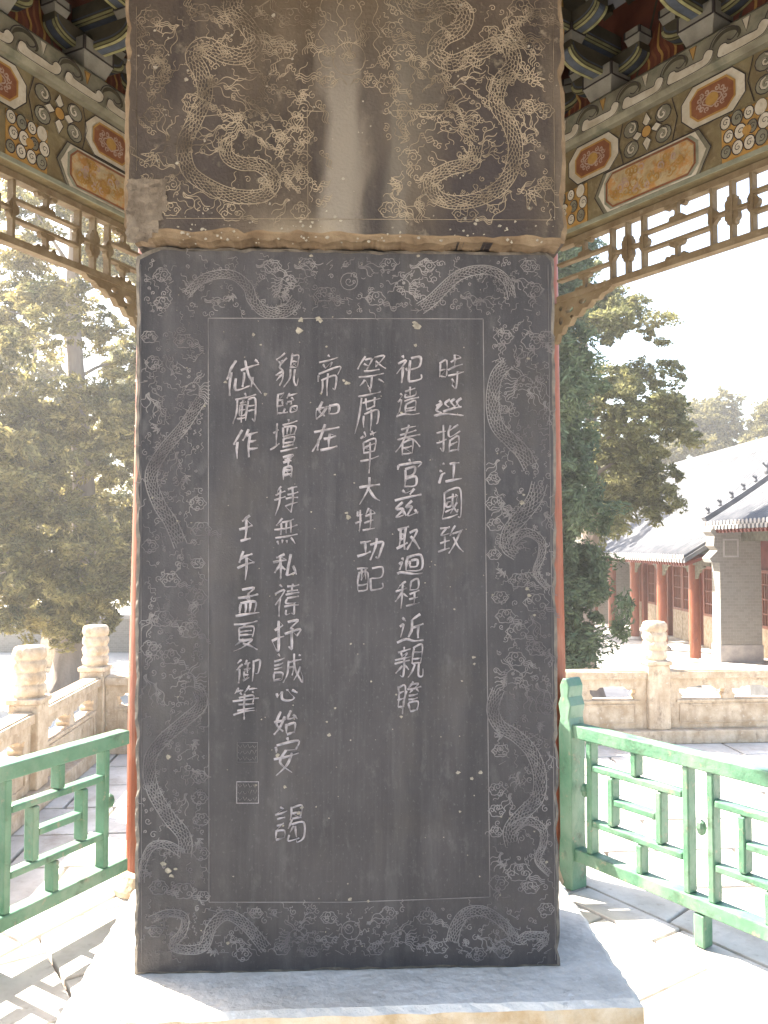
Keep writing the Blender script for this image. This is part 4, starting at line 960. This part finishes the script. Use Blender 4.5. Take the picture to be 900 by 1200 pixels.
# ================================================================== GREEN RAILINGS
def railing(name, a, b_, label, e0=.155):
    a = Vector(a); b_ = Vector(b_); ang = math.atan2(b_.y-a.y, b_.x-a.x); L = (b_-a).length
    r = empty(name, (a.x, a.y, 0), ang); tag(r, label, 'railing', 'green lattice railings between the pavilion columns')
    D = .055
    def part(nm, fn): m = MB(); fn(m); return m.build(nm, r, bevel=.006)
    part('top_rail', lambda m: m.box((L/2, 0, .74), (L-.3, .07, .064), M_green))
    part('bottom_rail', lambda m: m.box((L/2, 0, .165), (L-.3, .066, .058), M_green))
    for x in (e0, L-.155):
        sg = 1 if x < 1 else -1; w_ = .04
        out = [(x-w_, .0), (x+w_, .0), (x+w_*1.1, .16), (x+w_*.9, .25), (x+w_, .75), (x+w_*.7, .8), (x+w_, .86), (x+w_*.6, .9), (x+w_*.75, .95), (x+w_*.3, .985), (x-w_*.3, .985), (x-w_*.75, .95), (x-w_*.6, .9), (x-w_, .86), (x-w_*.7, .8), (x-w_, .75), (x-w_*.9, .25), (x-w_*1.1, .16)]
        part('end_post', lambda m: m.prism(out, -.05, .05, M_green))
    V = lambda x, z0, z1, wd_=.031: part('lattice_bar', lambda m: m.box((x, 0, (z0+z1)/2), (wd_, D, z1-z0), M_green))
    H = lambda x0, x1, z, wd_=.03: part('lattice_bar', lambda m: m.box(((x0+x1)/2, 0, z), (x1-x0, D-.004, wd_), M_green))
    zb, zt = .194, .708
    units = [(.28, .80), (.915, 1.435)]
    for i, (x0, x1) in enumerate(units):
        V(x0, zb, zt); V(x1, zb, zt); f = (lambda d: x0+d) if i == 0 else (lambda d: x1-d)
        w_ = x1-x0; xs = sorted((f(.125), f(.385)))
        H(x0+.018, x1-.018, .588); H(x0+.018, x1-.018, .335)
        V(xs[0], .353, .57); V(xs[1], .353, .57); H(xs[0]+.018, xs[1]-.018, .462, .03)
        V(f(.255), .606, zt); V(f(.28), zb, .317)
    V(1.55, zb, zt); H(1.568, L-.19, .588); H(1.568, L-.19, .335)
    for x in (.235, .8575, 1.4925): part('gourd_knob', lambda m: m.lathe([(.004, -.032), (.016, -.022), (.022, 0), (.016, .022), (.004, .032)], (x, 0, .47), M_green, 10))
    for x in (.8575, 1.35): part('foot_post', lambda m: m.box((x, 0, .065), (.05, .06, .131), M_green))
    return r
GC = [(c_[0], c_[1]) for c_ in COLS]
railing('green_railing', GC[1], GC[0], 'green lattice railing to the right of the stele, half of it in full sun')
railing('green_railing', GC[2], GC[3], 'shaded green lattice railing to the left of the stele', e0=.005)
railing('green_railing', GC[2], GC[1], 'green lattice railing across the back, behind the stele')
railing('green_railing', GC[3], GC[4], 'green lattice railing at the near left side of the pavilion, out of frame')
railing('green_railing', GC[0], GC[5], 'green lattice railing at the near right side of the pavilion, out of frame')

# ================================================================== STONE BALUSTRADE
def head_mesh():
    m = MB(); prof = []; H_ = .34; n = 36
    for i in range(n+1):
        z = H_*i/n; ph = (z/(H_/4)) % 1
        prof.append((.096+.016*math.sin(PI*ph)**.6*(1 if i < n else 0), z))
    prof = [(.075, -.05), (.075, -.02), (.11, -.01)]+prof+[(.09, H_+.006)]
    m.lathe(prof, (0,0,.71+.05), M_marble, 40, fn=lambda a, z: 1+.035*math.sin(a*9+z*40)+.025*math.sin(a*14-z*90))
    return m
def baluster_panel(L, h=.66):
    m = MB(); z0 = .12
    def vase(x, hw_=.055): return [(x-hw_*.6, .4), (x-hw_*.75, .43), (x-hw_*.45, .46), (x-hw_*1.1, .5), (x-hw_*1.5, .505)]
    # openings with cusped heads
    def opening(x0, x1):
        w_ = x1-x0; return [(x0+w_*.04, .395), (x1-w_*.04, .395), (x1-w_*.07, .425), (x1-w_*.015, .45), (x1-.0, .485), (x1-w_*.16, .48), (x1-w_*.22, .505), (x0+w_*.5, .515), (x0+w_*.22, .505), (x0+w_*.16, .48), (x0, .485), (x0+w_*.015, .45), (x0+w_*.07, .425)]
    e = .10; g = .07; wo2 = (L-2*e-g)/2
    out = [(0, z0), (L, z0), (L, h-.06), (0, h-.06)]
    m.prism(out, -.055, .055, M_marble, holes=[opening(e, e+wo2), opening(e+wo2+g, L-e)])
    m.prism([(0, h-.075), (L, h-.075), (L, h-.01), (0, h-.01)], -.085, .085, M_marble)      # handrail
    m.prism([(0, h-.011), (L, h-.011), (L, h), (0, h)], -.065, .065, M_marble)
    for sg in (-1, 1):   # raised frame on the lower slab
        fr = lambda p: (p[0], -sg*(.055+p[2]), p[1])
        for q in ([(e, .17), (L-e, .17), (L-e, .185), (e, .185)], [(e, .335), (L-e, .335), (L-e, .35), (e, .35)], [(e, .186), (e+.015, .186), (e+.015, .334), (e, .334)], [(L-e-.015, .186), (L-e, .186), (L-e, .334), (L-e-.015, .334)]):
            m.prism(q, 0, .008, M_marble, fr)
        m.prism([(e-.03, .365), (L-e+.03, .365), (L-e+.03, .388), (e-.03, .388)], 0, .014, M_marble, fr)
    return m
hm = None
def balustrade(root_label, origin, ang, n, L, group=None, first=True, name='stone_balustrade'):
    global hm
    r = empty(name, (origin[0], origin[1], ZT), ang); tag(r, root_label, 'balustrade', 'carved stone balustrades round the terrace')
    PW = .21
    for i in range(n+1):
        if i or first:
            m = MB(); m.box((i*L, 0, .355+.06), (PW, PW, .71-.12+.0), M_marble); m.box((i*L, 0, .73), (PW+.03, PW+.03, .04), M_marble)
            pst = m.build('post', r, bevel=.01)
            if hm is None: hm = head_mesh(); hd = hm.build('post_head', pst, smooth=True); hm = hd; hd.location = (i*L, 0, 0)
            else: share(hm, (i*L, 0, 0), 0, pst)
        if i < n:
            p = baluster_panel(L-PW+.0).build('panel', r, bevel=.007); p.location = (i*L+PW/2, 0, 0)
    m = MB(); m.box((n*L/2, 0, .06), (n*L+.3, .3, .121), M_marble); m.build('base_course', r, bevel=.01)
    return r
bo = tp(.14, .0)
# back run: one post has to stand where the photo shows it
L1 = 1.36; u_post = (Vector(tp(0,0)) - Vector((2.53, 7.86))).length
n_left = 3; st_u = u_post-L1*3; 
balustrade('long carved stone balustrade crossing behind the pavilion, seen right of the stele', tp(u_post-L1*3, 0), TANG, 5, L1)
# left run toward the camera, from the corner post
cnr = (-2.57, 7.42); Ls = 1.52
dl = Vector((.04, -1)).normalized()
balustrade('carved stone balustrade running along the left edge of the terrace toward the viewer', cnr, math.atan2(dl.y, dl.x), 4, Ls)
# short back piece from the corner post
gap0 = Vector(tp(u_post-L1*3, 0))-Vector(cnr)
r = empty('stone_balustrade', (cnr[0], cnr[1], ZT), math.atan2(gap0.y, gap0.x)); tag(r, 'short carved stone panel from the left corner post toward the back of the stele', 'balustrade', 'carved stone balustrades round the terrace')
p = baluster_panel(max(.3, gap0.length-.21)).build('panel', r, bevel=.007); p.location = (.105, 0, 0)
m = MB(); m.box((gap0.length/2, 0, .06), (gap0.length-.3, .28, .12), M_marble); m.build('base_course', r)

# ================================================================== TREES
def leaf_mesh(name, centers, radii, counts, size, m, parent, flat=.8, droop=0.0, elong=1.8):
    P = []; AX = []
    for (c_, r_, k) in zip(centers, radii, counts):
        d = rng.normal(size=(k, 3)); d /= np.linalg.norm(d, axis=1)[:, None]; rad = r_*(rng.random((k, 1))**.42)
        q = d*rad; q[:, 2] *= flat
        ax = rng.normal(size=3); ax[2] = abs(ax[2])*.7-.1; ax /= np.linalg.norm(ax); al = q@ax; q = q*.72+np.outer(al, ax)*.9; P.append(q+np.array(c_)); AX.append(np.repeat(ax[None], k, 0))
    P = np.concatenate(P); N = len(P)
    AX = np.concatenate(AX); a = rng.normal(size=(N, 3))*.75+AX*1.3; a[:, 2] += droop; a /= np.linalg.norm(a, axis=1)[:, None]
    b_ = np.cross(a, rng.normal(size=(N, 3))); b_ /= np.linalg.norm(b_, axis=1)[:, None]
    s_ = size*(.6+.8*rng.random((N, 1))); a = a*s_*elong/2; b_ = b_*s_/2
    V = np.stack([P-a, P-b_*.9+a*.1, P+a, P+b_*.9+a*.1], axis=1).reshape(-1, 3).astype(np.float32)
    me = bpy.data.meshes.new(name); me.vertices.add(4*N); me.vertices.foreach_set('co', V.ravel())
    me.loops.add(4*N); me.loops.foreach_set('vertex_index', np.arange(4*N, dtype=np.int32))
    me.polygons.add(N); me.polygons.foreach_set('loop_start', np.arange(0, 4*N, 4, dtype=np.int32)); me.update(calc_edges=True)
    me.materials.append(m); o = bpy.data.objects.new(name, me); col.objects.link(o); o.parent = parent
    return o
def tree(name, label, x, y, z0, H, r_tr, clumps, size, m, dens=230, lean=(0,0), flat=.8, limbs=18, group=None, flare=1.8, seed=1, limb_r=.13, elong=1.8, droop=0.0):
    q = random.Random(seed); t = empty(name, (x, y, z0)); tag(t, label, 'tree', group)
    mb = MB(); pts = []; rad = []
    n = 12
    for i in range(n+1):
        f = i/n; pts.append((lean[0]*f+.12*math.sin(f*7+seed)*H/10, lean[1]*f+.1*math.sin(f*5+seed*2)*H/10, H*f)); rad.append(r_tr*(1-.8*f)*(1+(flare-1)*math.exp(-f*18)))
    mb.tube(pts, rad, M_bark, 12, rough=.07)
    def tpnt(h): f = max(0, min(.97, h/H)); i = int(f*n); g_ = f*n-i; return Vector(pts[i]).lerp(Vector(pts[i+1]), g_), rad[i]+(rad[i+1]-rad[i])*g_
    trunk = mb.build('trunk', t, smooth=True)
    step = max(1, len(clumps)//limbs)
    for c_ in clumps[::step]:
        cx, cy, cz, cr = c_; p, rr_ = tpnt(cz-.25*math.hypot(cx, cy)-.2); e = Vector((cx, cy, cz)); mid = p.lerp(e, .5)+Vector((q.uniform(-.15,.15), q.uniform(-.15,.15), q.uniform(-.05,.25)))
        L = (e-p).length
        if L < .4: continue
        lb = MB(); l0 = min(rr_*.6, limb_r*(.25+L*.12)); lb.tube(smooth_pts([tuple(p), tuple(mid), tuple(e)], 4), [l0*(1-.75*i/8) for i in range(9)], M_bark, 7, rough=.05); lb.build('limb', t, smooth=True)
    cs = [(c_[0], c_[1], c_[2]) for c_ in clumps]
    # break every clump into small tufts so that gaps show
    C2, R2, K2 = [], [], []
    for c_ in clumps:
        nt_ = 12
        for j in range(nt_):
            d = Vector((q.gauss(0,1), q.gauss(0,1), q.gauss(0,1)*flat)).normalized()*c_[3]*q.uniform(.35, 1.0)
            C2.append((c_[0]+d.x, c_[1]+d.y, c_[2]+d.z)); R2.append(c_[3]*q.uniform(.2, .42)); K2.append(int(dens*c_[3]**2/nt_*3)+8)
    leaf_mesh('crown', C2, R2, K2, size, m, t, flat, elong=elong)
    return t
def clump_col(q, n, z0, z1, rfun, cr, hole=None):
    out = []
    for i in range(n):
        z = z0+(z1-z0)*(i+q.random())/n; a = q.uniform(0, 2*PI); rr_ = rfun((z-z0)/(z1-z0))*math.sqrt(q.uniform(.15, 1))
        x, y = rr_*math.cos(a), rr_*math.sin(a)
        if hole and hole(x, y, z): continue
        out.append((x, y, z, cr*q.uniform(.7, 1.25)))
    return out
q = random.Random(31)
# right: dense dark cypress close behind the terrace
cl1 = clump_col(q, 150, 1.75, 9.2, lambda f: 1.25*(min(1, f*5+.45))*(1-.55*f), .5)
tree('cypress_tree', 'dense blue green cypress close to the right edge of the stele, before the red gallery', 2.35, 13.0, ZC, 9.6, .22, cl1, .032, M_cyp, dens=2100, flat=1.2, seed=2, elong=3.2, droop=0)
q = random.Random(5)
cl2 = clump_col(q, 95, 3.9, 9.3, lambda f: 2.25*math.sin(PI*min(1, f*.66+.22)), .52)
tree('cypress_tree', 'tall loose cypress with yellow green twigs standing above the gallery roof', 4.55, 18.5, ZC, 9.5, .28, cl2, .042, M_loose, elong=2.6, dens=1400, flat=.8, seed=4)
q = random.Random(8)
cl3 = [(q.uniform(-1.8,1.9), q.uniform(-2.3,-.5), q.uniform(1.9,7.0), q.uniform(.5,.75)) for _ in range(48)]+clump_col(q, 150, 1.5, 13.5, lambda f: 2.6*(1-.35*f)*(min(1, f*8+.6)), .62, hole=lambda x, y, z: (6.9 < z < 8.6 and x < .9 and math.hypot(x, y) < 2.6 and (x < -.1)) or (9.4 < z < 10 and x > .3))
tree('cypress_tree', 'old cypress with a thick pale trunk behind the left balustrade', -7.45, 20, ZC, 13.5, .36, cl3, .045, M_old, elong=2.8, dens=1000, flat=.8, seed=6, flare=1.6)
q = random.Random(12)
cl4 = clump_col(q, 55, 2.3, 8.5, lambda f: 2.2*(1-.3*f), .65)
tree('cypress_tree', 'leaning dark trunked cypress at the far left behind the balustrade', -9.0, 17.5, ZC, 8.6, .26, cl4, .05, M_old, elong=2.6, dens=900, lean=(-1.6, 1), flat=.8, seed=9, flare=1.3)
for i, (x, y, H_, r_, mm, lab) in enumerate(((-12.5, 29, 11, 2.8, M_old, 'broad cypress farther back at the left edge of the view'), (-6.1, 27.5, 12, 2.6, M_old, 'slim trunked cypress by the grey wall, just left of the stele'), (-9.8, 36, 12.5, 3.0, M_loose, 'pale green tree rising beyond the low grey wall'),
        (-2.2, 24, 11, 2.6, M_cyp, 'cypress standing straight behind the stele'), (2.0, 33, 12, 3, M_old, 'tall cypress far behind the stele'))):
    q = random.Random(40+i); cl_ = clump_col(q, 60, 2.4 if i < 2 else 3, H_, lambda f: r_*(1-.4*f), .8)
    tree('cypress_tree', lab, x, y, ZC, H_, .26, cl_, .08, mm, elong=2.4, dens=330, seed=20+i, limbs=12)
for i, (x, y, H_, r_, lab) in enumerate(((18.2, 48, 11.4, 3.2, 'pale sunlit tree beyond the gallery roof, nearest the tall cypress'), (22.0, 46, 11.6, 3.2, 'pale sunlit tree beyond the roof at the right edge of the view'), (15.0, 52, 9.6, 2.6, 'low pale tree peeping over the far end of the gallery ridge'), (20.6, 50, 12.2, 3.0, 'tallest pale tree in the gap above the hall roof, its top reaching highest'))):
    q = random.Random(60+i); cl_ = clump_col(q, 46, 3.5, H_, lambda f: r_*math.sin(PI*min(1, .25+f*.72)), 1.0)
    tree('broadleaf_tree', lab, x, y, ZC, H_, .3, cl_, .12, M_pale, dens=210, seed=30+i, limbs=12, group='pale trees beyond the gallery roof')

# ================================================================== COURTYARD THINGS (left)
m = MB(); 
wall = empty('garden_wall', (-14, 27.5, ZC), 0); tag(wall, 'low grey brick wall across the courtyard beyond the left trees', 'wall')
m.box((4, 0, .55), (22, .4, 1.1), M_brick); m.build('wall_body', wall)
m = MB(); m.box((4, 0, 1.16), (22.2, .55, .12), M_tilelt); m.build('wall_coping', wall)
m = MB(); out = [(-.2, 0), (.2, 0), (.2, .78)]+[(.2*math.cos(a), .78+.26*math.sin(a)) for a in [PI*i/12 for i in range(1, 12)]]+[(-.2, .78)]
m.prism(out, -.07, .07, M_marble); m.box((0, 0, .06), (.55, .3, .121), M_marble)
m.box((0, -.074, .55), (.26, .006, .5), M_marble)
o = m.build('stone_tablet', bevel=.01); o.location = (-9.35, 23.2, ZC); tag(o, 'small tan round topped stone tablet standing in the courtyard beyond the left balustrade', 'tablet')

# ================================================================== GALLERY AND NEAR HALL (right)
def roof_slope(mb, rowmb, x0, z0, x1, z1, y0, y1, sag=.25, pitch=.2, fr=lambda p: p):
    n = 6; prof = []
    for i in range(n+1): t = i/n; prof.append((x0+(x1-x0)*t, z0+(z1-z0)*t-sag*math.sin(PI*t)))
    vs = []; 
    for x, z in prof: vs += [(x, y0, z), (x, y1, z)]
    for x, z in prof: vs += [(x, y0, z-.12), (x, y1, z-.12)]
    k = 2*(n+1); fs = []
    for i in range(n): fs += [(2*i, 2*i+2, 2*i+3, 2*i+1), (k+2*i, k+2*i+1, k+2*i+3, k+2*i+2), (2*i, k+2*i, k+2*i+2, 2*i+2), (2*i+1, 2*i+3, k+2*i+3, k+2*i+1)]
    fs += [(0, 1, k+1, k), (2*n, k+2*n, k+2*n+1, 2*n+1)]
    mb.add(vs, fs, M_tile)
    y = y0+pitch/2
    while y < y1:
        rowmb.tube([(x, y, z+.035) for x, z in prof], .055, M_tile, 6); y += pitch
def wing(name, label, y0, y1, xf, zb, z_eave, z_ridge, xr, cols_y, z_ct, near=False):
    t = empty(name, (0, 0, 0)); tag(t, label, 'building')
    m = MB(); m.box(((xf-.9+16)/2, (y0+y1)/2, (ZC+zb)/2), (16-xf+.9, y1-y0+.3, zb-ZC), M_floor); m.build('podium', t)
    xe = xf-.75
    m = MB(); rw = MB(); roof_slope(m, rw, xe, z_eave, xr, z_ridge, y0-.1, y1+.1); roof_slope(m, rw, 2*xr-xe, z_eave, xr, z_ridge, y0-.1, y1+.1)
    rf = m.build('roof', t); o = rw.build('tile_row', rf, smooth=True); o['kind'] = 'stuff'
    m = MB(); m.box((xr, (y0+y1)/2, z_ridge+.15), (.22, y1-y0+.3, .42), M_tile); m.build('ridge', rf, bevel=.04)
    m = MB(); y = y0
    while y < y1:
        m.prism(circle(0, 0, .06, 10), 0, .02, M_tilelt, fr=lambda p: (xe-.01-p[2], y+p[0], z_eave+.03+p[1]))
        m.prism([(-.05, -.02), (.05, -.02), (.03, -.1), (0, -.13), (-.03, -.1)], 0, .02, M_tilelt, fr=lambda p: (xe-.005-p[2], y+.1+p[0], z_eave-.0+p[1])); y += .2
    o = m.build('eave_tile', rf); o['kind'] = 'stuff'
    m = MB(); y = y0+.1
    while y < y1:
        m.beam((xe+.06, y, z_eave-.17), (xf+.9, y, z_eave+.42), .08, .08, M_reddull if not near else M_reddull); y += .2
    o = m.build('rafter', t); o['kind'] = 'stuff'
    for yy in cols_y:
        m = MB(); m.lathe([(.24, 0), (.26, .05), (.2, .12)], (0, 0, 0), M_floor, 16); m.lathe([(.15, .12), (.145, z_ct-zb)], (0, 0, 0), M_red, 18)
        m.build('column', t, loc=(xf, yy, zb))
        for sg in (-1, 1):
            m = MB(); out = smooth_pts([(0, 0), (.62, 0), (.55, -.07), (.4, -.09), (.33, -.18), (.2, -.2), (.12, -.33), (0, -.36)], 2)
            m.prism([(sg*p[0], p[1]) for p in out][::sg], -.03, .03, M_grey, fr=lambda p: (xf-p[2], yy+sg*.12+p[0], z_ct-.24+p[1])); m.build('bracket', t)
    m = MB(); m.box((xf, (y0+y1)/2, z_ct-.1), (.16, y1-y0, .26), M_grey); m.box((xf, (y0+y1)/2, z_ct+.14), (.2, y1-y0, .2), M_mint); m.build('painted_beam', t)
    # back wall of the porch: red frames, lattice doors and pale dado
    xb = xf+1.55
    m = MB(); m.box((xb+.2, (y0+y1)/2, (zb+z_ct)/2+.3), (.16, y1-y0, z_ct-zb+.9), M_reddull); m.build('porch_wall', t)
    yy = y0+.35; i = 0
    while yy < y1-.5:
        m = MB(); w_ = .86; h0 = zb+.95; h1 = z_ct-.35
        if i % 3 == 2:
            m.box((xb+.06, yy+w_/2, (zb+z_ct)/2), (.16, .24, z_ct-zb), M_red); m.build('wall_post', t)
        else:
            m.box((xb+.1, yy+w_/2, (zb+h0)/2), (.14, w_, h0-zb), M_marble if not near else M_reddull)
            for a, b2 in (((yy+.04, h0), (yy+.04, h1)), ((yy+w_-.04, h0), (yy+w_-.04, h1))): m.beam((xb+.08, a[0], a[1]), (xb+.08, b2[0], b2[1]), .1, .08, M_red, up=(0,1,0))
            for z_ in (h0+.04, h1-.04): m.box((xb+.08, yy+w_/2, z_), (.1, w_-.16, .08), M_red)
            for j in range(1, 5): m.box((xb+.08, yy+.08+(w_-.16)*j/5, (h0+h1)/2), (.05, .03, h1-h0-.16), M_red)
            for j in range(1, 4): m.box((xb+.085, yy+w_/2, h0+(h1-h0)*j/4), (.05, w_-.17, .03), M_red)
            m.box((xb+.11, yy+w_/2, (h0+h1)/2), (.02, w_-.16, h1-h0-.16), M_dark); m.build('lattice_window', t)
        yy += w_+.04; i += 1
    m = MB(); m.box((xr+3.2, (y0+y1)/2, (zb+z_eave)/2+.2), (.3, y1-y0, z_eave-zb+.4), M_brick)
    for ye, sg in ((y0+.16, 1), (y1-.16, 1)):
        m.prism([(xf+.1 if not (near and ye > y0+1) else xf+1.5, zb), (2*xr-xf, zb), (2*xr-xf, z_eave+.1), (xr, z_ridge-.35), (xf+.1 if not (near and ye > y0+1) else xf+1.5, z_eave+.12)], -.16, .16, M_brick, fr=lambda p: (p[0], ye-p[2], p[1])) if not (not near and ye < y0+1) else None
    m.build('gable_wall', t)
    return t, rf
t1, rf1 = wing('gallery_building', 'long low red columned gallery with a grey tiled roof in the courtyard at the right', 20.9, 33.5, 8.3, -1.5, 1.3, 4.5, 11.5, (22.2, 24.8, 27.5, 30.2, 32.8), 1.32)
t2, rf2 = wing('entrance_hall', 'nearer grey brick hall with a pale pier and red tile eaves at the right edge', 9.0, 20.6, 8.75, -1.2, 2.12, 5.6, 12.3, (17.2, 14.2, 11.2), 1.95, near=True)
# hall end pier with corbelled shoulder
m = MB(); m.box((8.14+.5, 20.35, (-1.2+1.2)/2), (1.0, .5, 2.4), M_brick); m.build('pier_shaft', t2)
m = MB(); m.box((8.14+.5, 20.35, -1.0), (1.04, .54, .42), M_tilelt); m.build('pier_base', t2)
m = MB()
out = [(8.14, 1.2), (9.14, 1.2), (9.14, 2.25), (7.98, 2.1), (7.93, 1.95), (8.02, 1.85), (8.0, 1.6), (8.1, 1.5), (7.98, 1.38), (7.9, 1.3), (7.95, 1.2)]
m.prism(out, -.25, .25, M_brick, fr=lambda p: (p[0], 20.35-p[2], p[1])); m.build('pier_shoulder', t2)
m = MB(); fr = lambda p: (p[0], 20.1-p[2], p[1])
m.prism([(8.22, 1.33), (8.6, 1.33), (8.6, 1.78), (8.22, 1.78)], 0, .02, M_tilelt, fr, holes=[[(8.26, 1.37), (8.56, 1.37), (8.56, 1.74), (8.26, 1.74)]]); m.prism([(8.265, 1.375), (8.555, 1.375), (8.555, 1.735), (8.265, 1.735)], 0, .008, M_brick, fr); m.build('carved_panel', t2)
# verge ridge of the hall roof with its small roof figures
m = MB(); vp = []
for i in range(13): tt = i/12; vp.append((8.0+(12.3-8.0)*tt, 20.62, 2.12+(5.6-2.12)*tt-.25*math.sin(PI*tt)+.1))
for a, b2 in zip(vp[:-1], vp[1:]): m.beam(a, b2, .24, .22, M_tile)
m.build('verge_ridge', rf2)
for i in range(6):
    p = Vector(vp[0]).lerp(Vector(vp[5]), (i+.3)/6); m = MB(); s_ = .9 if i < 5 else 1.5
    m.lathe([(.05*s_, 0), (.06*s_, .05*s_), (.035*s_, .11*s_), (.045*s_, .16*s_), (.01, .22*s_)], (0, 0, 0), M_tile, 8); m.beam((0, 0, .1*s_), (-.08*s_, 0, .2*s_), .03, .04, M_tile)
    m.build('roof_figure', rf2, loc=(p.x, p.y, p.z+.1))

# ================================================================== HAZE
hz = MB(); hz.box((0, 40, 6), (90, 110, 22), M_line); ho = hz.build('haze'); ho['kind'] = 'stuff'; ho.data.materials.clear()
hm_ = bpy.data.materials.new('haze_air'); hm_.use_nodes = True; n = hm_.node_tree.nodes; n.clear()
pv = n.new('ShaderNodeVolumePrincipled'); pv.inputs['Color'].default_value = (.95, .93, .9, 1); pv.inputs['Density'].default_value = .0026; pv.inputs['Anisotropy'].default_value = .3
mo2 = n.new('ShaderNodeOutputMaterial'); hm_.node_tree.links.new(pv.outputs[0], mo2.inputs['Volume']); ho.data.materials.append(hm_)
